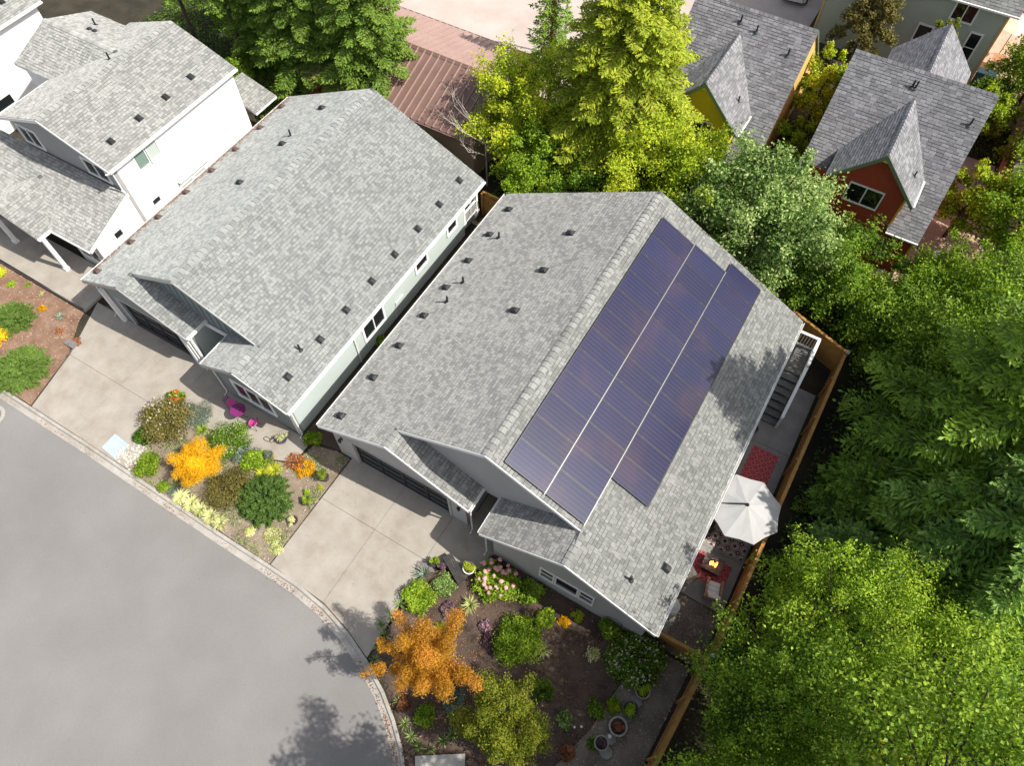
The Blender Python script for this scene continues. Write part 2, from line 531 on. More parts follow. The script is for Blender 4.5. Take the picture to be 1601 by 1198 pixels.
def rug_mat(name, base, ink, pale, nx, ny, zig=0.0):
    """woven rug: rings of diamonds, drawn from the rug's own coordinates"""
    m, nt, b = nodes_of(name)
    tc = N(nt, 'ShaderNodeTexCoord').outputs['Object']
    sp = N(nt, 'ShaderNodeSeparateXYZ')
    nt.links.new(tc, sp.inputs[0])
    def tri(s, n):
        f = mathn(nt, 'FRACT', mathn(nt, 'MULTIPLY', s, n))
        return mathn(nt, 'ABSOLUTE', mathn(nt, 'SUBTRACT', f, .5))
    d = mathn(nt, 'ADD', tri(sp.outputs[0], nx), tri(sp.outputs[1], ny))
    r = ramp(nt, [(0, pale), (.12, ink), (.3, base), (.42, ink), (.5, pale), (.58, base), (.8, ink)], 'CONSTANT')
    nt.links.new(d, r.inputs[0])
    n2 = noise(nt, tc, 30, 2)
    r2 = ramp(nt, [(.3, (.75, .75, .75)), (.7, (1.15, 1.15, 1.15))])
    nt.links.new(n2.outputs[0], r2.inputs[0])
    nt.links.new(mixc(nt, 1.0, r.outputs[0], r2.outputs[0], 'MULTIPLY'), b.inputs['Base Color'])
    b.inputs['Roughness'].default_value = .95
    MATS[name] = m
rug_mat('rug_red', (.55, .09, .085), (.20, .035, .06), (.62, .17, .15), 3.3, 3.3)
rug_mat('rug_mono', (.46, .40, .36), (.09, .02, .025), (.5, .45, .42), 2.2, 2.2)

def flame_mat():
    m, nt, b = nodes_of('flame')
    b.inputs['Base Color'].default_value = (1, .35, .05, 1)
    b.inputs['Emission Color'].default_value = (1, .36, .06, 1)
    b.inputs['Emission Strength'].default_value = 5
    MATS['flame'] = m
flame_mat()

# leaves: (dark, mid, light) true leaf colours
def leafmat(name, a, b_, c, trans=.35, rough=.5):
    tinted(name, [(0, a), (.45, b_), (1, c)], rough=rough, fine_amt=0, trans=trans, broad=.22, bscale=.55, spec=.22)
leafmat('leaf_conifer', (.032, .075, .010), (.115, .215, .026), (.34, .50, .06), .35)
leafmat('leaf_bluegreen', (.028, .075, .018), (.10, .21, .04), (.36, .54, .12), .35)
leafmat('leaf_brightfir', (.03, .07, .01), (.11, .20, .025), (.24, .34, .05), .3)
leafmat('leaf_cedar', (.05, .10, .008), (.20, .29, .018), (.50, .54, .05), .35)
leafmat('leaf_green', (.022, .06, .005), (.12, .23, .014), (.40, .54, .06), .4)
leafmat('leaf_lime', (.05, .11, .008), (.22, .36, .02), (.52, .63, .06), .4)
leafmat('leaf_yellow', (.07, .15, .008), (.29, .42, .02), (.68, .68, .05), .4)
leafmat('leaf_sage', (.03, .08, .014), (.15, .27, .045), (.60, .68, .28), .35)
leafmat('leaf_olive', (.06, .055, .01), (.16, .14, .03), (.30, .26, .08), .3)
leafmat('leaf_gold', (.52, .24, .004), (.80, .46, .010), (.92, .66, .03), .35)
leafmat('leaf_juniper', (.012, .035, .008), (.045, .10, .02), (.17, .27, .05), .2)
leafmat('leaf_amber', (.26, .15, .012), (.60, .30, .018), (.82, .42, .09), .4)
leafmat('leaf_mossgold', (.05, .075, .008), (.15, .19, .015), (.38, .38, .03), .35)
leafmat('leaf_grey', (.07, .10, .07), (.16, .21, .15), (.32, .37, .28), .2)
leafmat('leaf_cream', (.22, .28, .06), (.46, .50, .16), (.74, .70, .38), .3)
leafmat('leaf_purple', (.05, .02, .03), (.14, .08, .1), (.30, .22, .26), .2)
leafmat('leaf_rust', (.10, .035, .015), (.25, .09, .04), (.42, .2, .09), .25)
leafmat('petal_white', (.5, .46, .36), (.7, .66, .55), (.8, .78, .7), .3)
leafmat('petal_pink', (.45, .15, .18), (.62, .3, .3), (.75, .5, .48), .3)
leafmat('petal_orange', (.55, .12, .02), (.7, .2, .03), (.8, .35, .05), .3)
leafmat('leaf_twig', (.10, .06, .04), (.24, .15, .1), (.38, .26, .18), .1)

# ------------------------------------------------------------------ ground, road, kerb, paving
def sheet(name, pts, z, mat, **kw):
    mb = MB(); mb.face([(p[0], p[1], z) for p in pts])
    return structure(name, mb, mat, **kw)

sheet('ground', [(-260, -200), (260, -200), (260, 320), (-260, 320)], -0.16, 'forest_soil')
sheet('road', [(-90, 2.7), (-12, 2.7), (-9, 2.2), (-6, 1.0), (-3.7, -1.2), (-2.4, -6), (-2.4, -40), (-90, -40)], -0.10, 'asphalt')

BACK = [(-62, 2.60), (-46, 2.60), (-30, 2.60), (-27.2, 2.60), (-24.4, 2.60), (-21.6, 2.55), (-18.8, 2.50), (-16, 2.46), (-13.7, 2.46), (-11.9, 2.44), (-10.3, 2.27), (-8.8, 1.90),
        (-7.5, 1.42), (-6.3, .84), (-5.35, .22), (-4.5, -.46), (-3.7, -1.3), (-3.0, -2.4), (-2.55, -3.8), (-2.3, -6), (-2.3, -14)]
def offs(poly, d):
    out = []
    for i, p in enumerate(poly):
        a = Vector(poly[max(i - 1, 0)]); b = Vector(poly[min(i + 1, len(poly) - 1)])
        t = (b - a).normalized()
        out.append((p[0] + t.y * d, p[1] - t.x * d))
    return out
yard = [(p[0], p[1]) for p in offs(BACK, .05)]
mb = MB(); mb.prism([(60, -14), (60, 140), (-90, 140), (-90, 2.6)] + yard, -.14, 0.0)
structure('yard', mb, 'forest_soil')

kerb = bpy.data.objects.new('kerb', None); COL.objects.link(kerb); kerb['kind'] = 'structure'; ORG['kerb'] = (0, 0, 0)
prof = [(0.0, -.13), (0.0, .035), (.13, .03), (.19, -.055), (.44, -.085), (.44, -.14)]
rings = [offs(BACK, d) for d, z in prof]
def lerp(a, b, t):
    return tuple(a[k] + (b[k] - a[k]) * t for k in range(len(a)))
for i in range(len(BACK) - 1):
    nseg = max(1, round(math.dist(BACK[i], BACK[i + 1]) / 3.0))
    for s in range(nseg):
        g = .004 / max(.5, math.dist(BACK[i], BACK[i + 1]) / nseg)
        mb = MB()
        A = [(*lerp(rings[k][i], rings[k][i + 1], s / nseg + g), prof[k][1]) for k in range(6)]
        B = [(*lerp(rings[k][i], rings[k][i + 1], (s + 1) / nseg - g), prof[k][1]) for k in range(6)]
        for k in range(5):
            mb.face([A[k], B[k], B[k + 1], A[k + 1]])
        mb.face(A); mb.face(B[::-1])
        put('kerb_segment', mb, 'kerb_worn', kerb)

def slabs(name, polys, z0, z1, mat, kid, bed=None):
    """paving laid as separate slabs over a dark bed"""
    r = bpy.data.objects.new(name, None); COL.objects.link(r); r['kind'] = 'structure'; ORG[r.name] = (0, 0, 0)
    if bed:
        mb = MB(); mb.face([(p[0], p[1], z0 + .006) for p in bed]); put('bedding', mb, 'joint_dark', r)
    for pl in polys:
        # pull each slab in a little so a joint shows
        c = Vector((sum(p[0] for p in pl) / len(pl), sum(p[1] for p in pl) / len(pl)))
        q = []
        n = len(pl)
        area = sum(pl[k][0] * pl[(k + 1) % n][1] - pl[(k + 1) % n][0] * pl[k][1] for k in range(n))
        if area < 0:
            pl = pl[::-1]
        for k in range(n):
            p = Vector(pl[k]); a = (p - Vector(pl[k - 1])).normalized(); b = (Vector(pl[(k + 1) % n]) - p).normalized()
            nrm = Vector((-a.y - b.y, a.x + b.x)); nrm = nrm / max(1e-6, nrm.length_squared) * 2
            q.append(tuple(p + nrm * .007))
        mb = MB(); mb.prism(q, z0, z1)
        put(kid, mb, mat, r)
    return r

slabs('driveway', [
    [(-13.43, 2.48), (-10.5, 2.36), (-10.5, 6.0), (-13.43, 6.0)],
    [(-10.5, 2.36), (-9.0, 2.0), (-7.62, 1.5), (-7.7, 5.2), (-7.85, 6.0), (-10.5, 6.0)],
    [(-13.43, 6.0), (-10.5, 6.0), (-10.5, 8.45), (-13.43, 8.45)],
    [(-10.5, 6.0), (-7.85, 6.0), (-7.85, 8.45), (-10.5, 8.45)],
    [(-7.85, 5.85), (-6.2, 6.5), (-5.35, 6.95), (-5.35, 7.6), (-5.35, 9.0), (-7.05, 9.0), (-7.85, 8.45)],
    [(-7.05, 9.0), (-5.35, 9.0), (-5.35, 11.4), (-7.05, 11.4)]],
    0.0, .035, 'concrete_worn', 'driveway_slab', bed=[(-13.4, 2.6), (-7.65, 1.7), (-5.4, 7), (-5.4, 11.3), (-7.0, 11.3), (-13.4, 8.4)])
slabs('neighbour_driveway', [
    [(-28.4, 2.62), (-25.6, 2.62), (-25.6, 5.65), (-29.1, 5.65)],
    [(-25.6, 2.62), (-22.0, 2.58), (-22.0, 3.6), (-22.3, 5.65), (-25.6, 5.65)],
    [(-29.1, 5.65), (-25.6, 5.65), (-25.6, 8.7), (-30.4, 8.7)],
    [(-25.6, 5.65), (-22.6, 5.65), (-22.6, 8.7), (-25.6, 8.7)],
    [(-22.6, 5.65), (-21.4, 5.9), (-19.4, 6.15), (-19.4, 8.1), (-20.5, 8.1), (-20.5, 12.4), (-22.6, 12.4)],
    [(-19.4, 6.15), (-16.9, 6.2), (-15.6, 6.75), (-15.6, 7.95), (-19.4, 8.1)]],
    0.0, .035, 'concrete_worn', 'driveway_slab', bed=[(-28.3, 2.7), (-22.1, 2.65), (-22.4, 5.7), (-16.9, 6.3), (-15.7, 7.9), (-20.6, 8.1), (-20.6, 12.3), (-22.5, 12.3), (-30.2, 8.6)])
slabs('front_path', [
    [(-44, 8.05), (-37.0, 8.05), (-37.0, 10.2), (-44, 10.2)],
    [(-37.0, 8.05), (-33.8, 8.02), (-33.8, 10.4), (-37.0, 10.4)],
    [(-33.8, 8.02), (-30.45, 7.9), (-30.45, 10.4), (-33.8, 10.4)]],
    0.0, .16, 'concrete_worn', 'path_slab', bed=[(-44, 8.1), (-30.5, 8.0), (-30.5, 10.3), (-44, 10.3)])
slabs('patio', [
    [(1.45, 10.3), (4.02, 10.3), (4.02, 12.7), (1.45, 12.7)],
    [(1.45, 12.7), (4.02, 12.7), (4.02, 15.6), (1.45, 15.6)],
    [(1.45, 15.6), (2.7, 15.6), (2.7, 18.6), (1.45, 18.6)],
    [(2.7, 15.6), (4.02, 15.6), (4.02, 18.6), (2.7, 18.6)],
    [(1.45, 18.6), (4.02, 18.6), (4.02, 22.4), (1.45, 22.4)]],
    0.0, .05, 'patio_worn', 'patio_slab', bed=[(1.5, 10.35), (4.0, 10.35), (4.0, 22.3), (1.5, 22.3)])

# beds: bumpy ground of their own
def bed(name, poly, mat, amp=.03, z=.012, step=.16, seed=1):
    """a low uneven surface clipped to the bed's outline (grid cells whose centre lies inside)"""
    rnd = random.Random(seed)
    xs = [p[0] for p in poly]; ys = [p[1] for p in poly]
    def inside(x, y):
        c = False; n = len(poly)
        for i in range(n):
            x1, y1 = poly[i]; x2, y2 = poly[(i + 1) % n]
            if (y1 > y) != (y2 > y) and x < (x2 - x1) * (y - y1) / (y2 - y1) + x1:
                c = not c
        return c
    mb = MB(); idx = {}
    nx = int((max(xs) - min(xs)) / step) + 2; ny = int((max(ys) - min(ys)) / step) + 2
    mb.face([(p[0], p[1], z * .5) for p in poly])
    for i in range(nx):
        for j in range(ny):
            x = min(xs) + i * step; y = min(ys) + j * step
            if all(inside(x + dx * step, y + dy * step) for dx, dy in ((0, 0), (1, 0), (1, 1), (0, 1))):
                ids = []
                for dx, dy in ((0, 0), (1, 0), (1, 1), (0, 1)):
                    k = (i + dx, j + dy)
                    if k not in idx:
                        idx[k] = len(mb.v)
                        mb.v.append((x + dx * step, y + dy * step, z + amp * (.5 + .5 * math.sin(k[0] * .9 + 2 * math.sin(k[1] * .37)) * math.sin(k[1] * .8 + k[0] * .13)) * .6 + amp * rnd.random() * .5))
                    ids.append(idx[k])
                mb.f.append(tuple(ids)); mb.mi.append(0); mb.t.append(.5)
    return structure(name, mb, mat, smooth=True), inside

def scatter(name, poly, n, size, mat, seed, parent=None, flat=.5, z=.03, inside=None, label=None):
    """loose stones or chips nobody could count, joined"""
    rng = np.random.default_rng(seed)
    xs = [p[0] for p in poly]; ys = [p[1] for p in poly]
    pts = []
    while len(pts) < n:
        c = rng.uniform([min(xs), min(ys)], [max(xs), max(ys)], (n, 2))
        pts += [p for p in c if inside(p[0], p[1])]
    P = np.array(pts[:n]); k = len(P)
    s = rng.uniform(size[0], size[1], k)
    base = np.array([(1, 0, 0), (0, 1, 0), (-1, 0, 0), (0, -1, 0), (0, 0, 1), (0, 0, 1)], float)
    ang = rng.uniform(0, 6.28, k); asp = rng.uniform(.5, 1, k)
    ca, sa = np.cos(ang), np.sin(ang)
    # low pyramid-like stone: 4 base corners + ridge of 2 points
    loc = np.array([(1, .7, 0), (-1, .8, 0), (-1, -.7, 0), (1, -.8, 0), (.4, 0, 1), (-.4, 0, 1)])
    V = np.zeros((k, 6, 3))
    lx = loc[None, :, 0] * s[:, None]; ly = loc[None, :, 1] * (s * asp)[:, None]
    V[:, :, 0] = P[:, 0, None] + lx * ca[:, None] - ly * sa[:, None]
    V[:, :, 1] = P[:, 1, None] + lx * sa[:, None] + ly * ca[:, None]
    V[:, :, 2] = z - .01 + loc[None, :, 2] * (s * flat)[:, None]
    q = np.array([(0, 1, 5, 4), (2, 3, 4, 5), (3, 0, 4, 4), (1, 2, 5, 5)])
    q[2] = (3, 0, 4, 3); q[3] = (1, 2, 5, 1)
    verts = V.reshape(-1, 3)
    # two quads and two triangles per stone
    me = bpy.data.meshes.new(name)
    fs = []
    for i in range(k):
        o = i * 6
        fs += [(o, o + 1, o + 5, o + 4), (o + 2, o + 3, o + 4, o + 5), (o + 3, o, o + 4), (o + 1, o + 2, o + 5)]
    me.from_pydata(verts.tolist(), [], fs)
    me.materials.append(MATS[mat])
    at = me.attributes.new('tint', 'FLOAT', 'FACE')
    at.data.foreach_set('value', np.repeat(rng.random(k), 4).astype(np.float32))
    o = bpy.data.objects.new(name, me); COL.objects.link(o)
    o['kind'] = 'stuff'
    if parent:
        o.parent = parent
    else:
        o['label'] = label or name.replace('_', ' ')
        o['category'] = 'gravel' if 'chip' not in name else 'mulch'
    return o

P1 = [(-7.6, 1.55), (-7.7, 5.2), (-7.85, 5.8), (-6.2, 6.45), (-5.3, 6.95), (-5.3, 7.7), (1.5, 7.7), (1.75, 7.7), (1.55, 5.8), (1.3, 3.8), (.6, 1.6), (-.3, -.3), (-1.5, -2.2), (-2.4, -4), (-3.0, -2.3), (-3.8, -1.2), (-5.3, .3), (-6.3, .95)]
_, in1 = bed('garden_bed', P1, 'mulch_brown', amp=.07, seed=3)
scatter('mulch_chips', P1, 5200, (.02, .055), 'mulch_chips', 11, inside=in1, z=.045, label='loose brown bark mulch spread over the shady front garden bed')
P2 = [(-22.0, 2.55), (-22.0, 3.6), (-22.3, 5.6), (-21.4, 5.85), (-19.4, 6.1), (-16.9, 6.15), (-15.5, 6.7), (-15.4, 7.9), (-14.2, 8.2), (-13.5, 8.2), (-13.48, 2.48)]
_, in2 = bed('gravel_bed', P2, 'pea_gravel', amp=.03, seed=4)
scatter('pea_gravel_stones', P2, 5200, (.016, .045), 'pebbles', 12, inside=in2, z=.03, label='tan pea gravel between the plants of the bed between the driveways')
P3 = [(-46, 2.65), (-46, 7.95), (-37, 7.95), (-30.5, 7.85), (-30.3, 7.3), (-29.2, 5.6), (-28.5, 2.65)]
_, in3 = bed('bark_bed', P3, 'bark_mulch', amp=.05, seed=5)
scatter('bark_chips', P3, 4200, (.02, .05), 'red_chips', 13, inside=in3, z=.045, label='reddish bark chips in the bed below the raised path')
P4 = [(1.35, 7.8), (4.0, 7.9), (4.0, 10.28), (1.4, 10.28)]
_, in4 = bed('side_gravel', P4, 'gravel_dark', amp=.03, seed=6)
scatter('side_gravel_stones', P4, 2600, (.016, .04), 'gravel_stones', 14, inside=in4, z=.03, label='brown gravel in the fenced side yard behind the patio')
P5 = [(1.75, 7.65), (3.75, 7.75), (3.6, 4), (3.4, -1), (1.0, -4.5), (-1.4, -4.5), (-.3, -.4), (.6, 1.5), (1.3, 3.7), (1.6, 5.8)]
_, in5 = bed('gravel_path', P5, 'gravel_dark', amp=.03, seed=7)
scatter('path_gravel_stones', P5, 4200, (.014, .038), 'gravel_stones', 15, inside=in5, z=.03, label='grey brown gravel covering the shady path inside the fence')
sheet('side_passage', [(-16.1, 8.0), (-14.1, 8.3), (-14.1, 24), (-16.1, 24)], .012, 'mulch_brown')
sheet('side_yard', [(-30.6, 10.4), (-29.0, 9.5), (-29.0, 24), (-30.6, 24)], .012, 'pea_gravel')
sheet('alley', [(-52, 34.9), (-13.5, 34.9), (-13.5, 43.4), (-5.9, 43.4), (-5.9, 90), (-52, 90)], .012, 'alley_paving')
sheet('back_patio', [(5.1, 47), (14, 47), (14, 60), (5.1, 60)], .012, 'terracotta_patio')
sheet('red_house_patio', [(5.2, 31.0), (9.2, 31.0), (9.0, 38), (5.2, 38)], .012, 'terracotta_patio')
sheet('grey_path', [(5.5, 38.8), (8.4, 38.8), (8.2, 43.2), (5.3, 43.2)], .02, 'concrete')

# ------------------------------------------------------------------ roofs
def poly_span(pl, v):
    us = []
    n = len(pl)
    for i in range(n):
        (u1, v1), (u2, v2) = pl[i], pl[(i + 1) % n]
        if (v1 > v) != (v2 > v):
            us.append(u1 + (u2 - u1) * (v - v1) / (v2 - v1))
    return (min(us), max(us)) if len(us) >= 2 else None

class Roof:
    def __init__(self, seed, edge='trim_white', thick=.15):
        self.deck = MB(); self.V = []; self.Q = []; self.T = []; self.r = random.Random(seed); self.edge = edge; self.thick = thick; self.n = 0
    def plane(self, pts, udir, exposure=.165, wr=(.11, .25), dark=.34):
        pts = [Vector(p) for p in pts]
        nn = Vector((0, 0, 0))
        for k in range(len(pts)):
            nn += pts[k].cross(pts[(k + 1) % len(pts)])
        nn.normalize()
        if nn.z < 0:
            nn = -nn; pts = pts[::-1]
        U = Vector(udir).normalized(); Vv = nn.cross(U)
        if Vv.z < 0:
            Vv = -Vv
        i = len(self.deck.v); n = len(pts)
        lo = [p - nn * .012 for p in pts]; dn = [p - Vector((0, 0, self.thick)) for p in pts]
        self.deck.face(lo, 1)
        self.deck.face(dn[::-1], 0)
        for k in range(n):
            self.deck.face([dn[k], dn[(k + 1) % n], lo[(k + 1) % n], lo[k]], 0)
        O = pts[0].copy(); vmin = min((p - O).dot(Vv) for p in pts)
        O = O + Vv * vmin
        pl = [((p - O).dot(U), (p - O).dot(Vv)) for p in pts]
        vmax = max(p[1] for p in pl)
        v = -.012; rnd = self.r
        while v < vmax - .02:
            v1 = min(v + exposure, vmax)
            a = poly_span(pl, max(v, 0) + .002); b = poly_span(pl, v1 - .003)
            if a and b:
                u = min(a[0], b[0]) - rnd.random() * .3
                umax = max(a[1], b[1])
                while u < umax:
                    w = rnd.uniform(*wr); ue = u + w - .012
                    vb = v + (.026 if rnd.random() < .62 else .004)  # bares dark underlay: granule band, with the course shadow put in as colour
                    c0 = [min(max(x, a[0]), a[1]) for x in (u, ue)]; c1 = [min(max(x, b[0]), b[1]) for x in (u, ue)]
                    if c0[1] - c0[0] > .01 or c1[1] - c1[0] > .01:
                        h = .007 + rnd.random() * .006
                        P = [O + U * c0[0] + Vv * vb + nn * h, O + U * c0[1] + Vv * vb + nn * h, O + U * c1[1] + Vv * v1 + nn * .003, O + U * c1[0] + Vv * v1 + nn * .003]
                        F = [O + U * c0[0] + Vv * vb - nn * .008, O + U * c0[1] + Vv * vb - nn * .008]
                        t = rnd.uniform(0, .3) if rnd.random() < dark else rnd.uniform(.35, 1.0)
                        self.V += [tuple(q) for q in P + F]
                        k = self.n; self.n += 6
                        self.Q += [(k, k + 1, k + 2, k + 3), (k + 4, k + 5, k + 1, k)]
                        self.T += [t, t * .6]  # tab front tinted darker, course shadow in the tint
                    u += w
            v += exposure
    def build(self, parent, mat, label=None):
        d = put('roof', self.deck, [self.edge, 'underlay'], parent, label)
        V = np.array(self.V) - np.array(ORG[parent.name])
        me = np_mesh('shingles', V, np.array(self.Q), np.array(self.T), [mat])
        s = bpy.data.objects.new('shingles', me); COL.objects.link(s); s.parent = d; s['kind'] = 'stuff'
        return d

def frame_rot(U, Vd, Nn):
    return Matrix(((U.x, Vd.x, Nn.x), (U.y, Vd.y, Nn.y), (U.z, Vd.z, Nn.z))).to_euler()

CAPS = {}
def ridge_caps(roof, p0, p1, sl, sr, mat='shingle_grey', pitch=.27, w=.165, seed=0):
    """bent cap shingles along a ridge or hip from p0 to p1; sl, sr = fall per metre to either side"""
    p0 = Vector(p0); p1 = Vector(p1)
    L = (p1 - p0).length; d = (p1 - p0).normalized()
    rnd = random.Random(seed)
    side = d.cross(Vector((0, 0, 1))).normalized(); up = side.cross(d)
    st = MB(); A0 = p0 + up * .014; B0 = p1 + up * .014
    for s_, f_ in ((-1, sl), (1, sr)):
        e = side * (s_ * (w - .01) / math.hypot(1, f_)) - Vector((0, 0, 1)) * (f_ * (w - .01) / math.hypot(1, f_))
        st.face([A0, B0, B0 + e, A0 + e][::s_])
    put('ridge_strip', st, 'underlay', roof)
    for k in range(int(L / pitch)):
        key = (round(sl, 2), round(sr, 2), mat, rnd.randrange(4))
        if key not in CAPS:
            t = .15 + key[3] * .25
            mb = MB()
            a = w / math.hypot(1, sl); b = w / math.hypot(1, sr); l = pitch * .93
            for (s, ww, f) in ((-1, a, sl), (1, b, sr)):
                mb.face([(0, 0, .042), (l, 0, .024), (l, s * ww, .024 - f * ww), (0, s * ww, .042 - f * ww)][::(1 if s < 0 else -1)], 0, t)
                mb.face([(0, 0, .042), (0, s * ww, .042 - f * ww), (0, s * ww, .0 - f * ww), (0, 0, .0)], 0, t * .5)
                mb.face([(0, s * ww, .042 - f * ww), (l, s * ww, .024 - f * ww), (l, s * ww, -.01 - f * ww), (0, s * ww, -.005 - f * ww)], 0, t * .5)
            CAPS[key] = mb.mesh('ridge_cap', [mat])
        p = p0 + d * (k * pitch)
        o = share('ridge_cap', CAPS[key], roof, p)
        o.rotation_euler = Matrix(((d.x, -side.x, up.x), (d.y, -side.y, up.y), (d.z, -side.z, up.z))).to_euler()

mb = MB()
mb.box(-.19, .19, -.2, .2, 0, .012, 1)
mb.hull8([(-.16, -.16, .012), (.16, -.16, .012), (.14, .15, .012), (-.14, .15, .012), (-.155, -.185, .08), (.155, -.185, .08), (.125, .11, .09), (-.125, .11, .09)], 0)
mb.hull8([(-.155, -.185, .081), (.155, -.185, .081), (.125, .11, .091), (-.125, .11, .091), (-.09, -.19, .15), (.09, -.19, .15), (.07, .05, .145), (-.07, .05, .145)], 0)
mb.box(-.11, .11, -.2, -.187, .03, .11, 2)
VENT = {}
def _vent(body):
    if body not in VENT:
        VENT[body] = mb_vent.mesh('roof_vent', [body, body, 'trim_dark'])
    return VENT[body]
mb_vent = mb
mb = MB()
mb.lathe((0, 0, 0), [(.15, 0), (.075, .05), (.05, .07), (.05, .42), (.04, .425)], 10)
PIPE_ME = mb.mesh('vent_pipe', ['vent_black'], smooth=False)

def on_plane(a, b, P, s_a, s_b):
    return P[2] + s_a * (a - P[0]) + s_b * (b - P[1])

def vents(roof, pts, P, s_a, s_b, body='vent_black', scale=1.0, name='roof_vent'):
    """pts (x, y) on the plane through P whose height changes by s_a per metre of x and s_b per metre of y"""
    nn = Vector((-s_a, -s_b, 1)).normalized(); upv = Vector((s_a, s_b, 0)).normalized()
    V = (upv - nn * upv.dot(nn)).normalized(); U = V.cross(nn)
    for (a, b) in pts:
        z = on_plane(a, b, P, s_a, s_b)
        if name == 'roof_vent':
            o = share('roof_vent', _vent(body), roof, (a, b, z + .01)); o.rotation_euler = frame_rot(U, V, nn)
        else:
            o = share('vent_pipe', PIPE_ME, roof, (a, b, z - .03))
        o.scale = (scale * (.92 if name == 'roof_vent' else 1.0),) * 3

# ------------------------------------------------------------------ windows, doors, walls
def window(parent, axis, c, lo, hi, z0, z1, face, cols=1, trim='trim_white', glass='glass_dark', tw=.10, rows=1, name='window', sill=True):
    """axis 'x': the window lies in the wall y=c and runs in x; axis 'y': in the wall x=c. face = +1/-1 outward direction"""
    d = face
    def P(u0, u1, w0, w1, za, zb, m):
        w0, w1 = sorted((c + d * w0, c + d * w1))
        if axis == 'x':
            m.box(u0, u1, w0, w1, za, zb)
        else:
            m.box(w0, w1, u0, u1, za, zb)
        return m
    fr = MB()
    P(lo - tw, hi + tw, .002, .055, z1, z1 + tw, fr); P(lo - tw, hi + tw, .002, .07, z0 - tw, z0, fr)
    P(lo - tw, lo, .003, .055, z0, z1, fr); P(hi, hi + tw, .003, .055, z0, z1, fr)
    for k in range(1, cols):
        u = lo + (hi - lo) * k / cols
        P(u - .03, u + .03, .003, .05, z0, z1, fr)
    for k in range(1, rows):
        z = z0 + (z1 - z0) * k / rows
        P(lo, hi, .003, .045, z - .02, z + .02, fr)
    w = put(name, fr, trim, parent)
    for i in range(cols):
        for j in range(rows):
            g = MB()
            P(lo + (hi - lo) * i / cols + .01, lo + (hi - lo) * (i + 1) / cols - .01, .001, .014, z0 + (z1 - z0) * j / rows, z0 + (z1 - z0) * (j + 1) / rows, g)
            gm = glass if isinstance(glass, str) else glass[(i + j) % len(glass)]
            put('pane', g, gm, w)
    return w

def wall(parent, pts, off, mat, label=None, name='wall'):
    mb = MB(); mb.thick(pts, off); return put(name, mb, mat, parent, label)

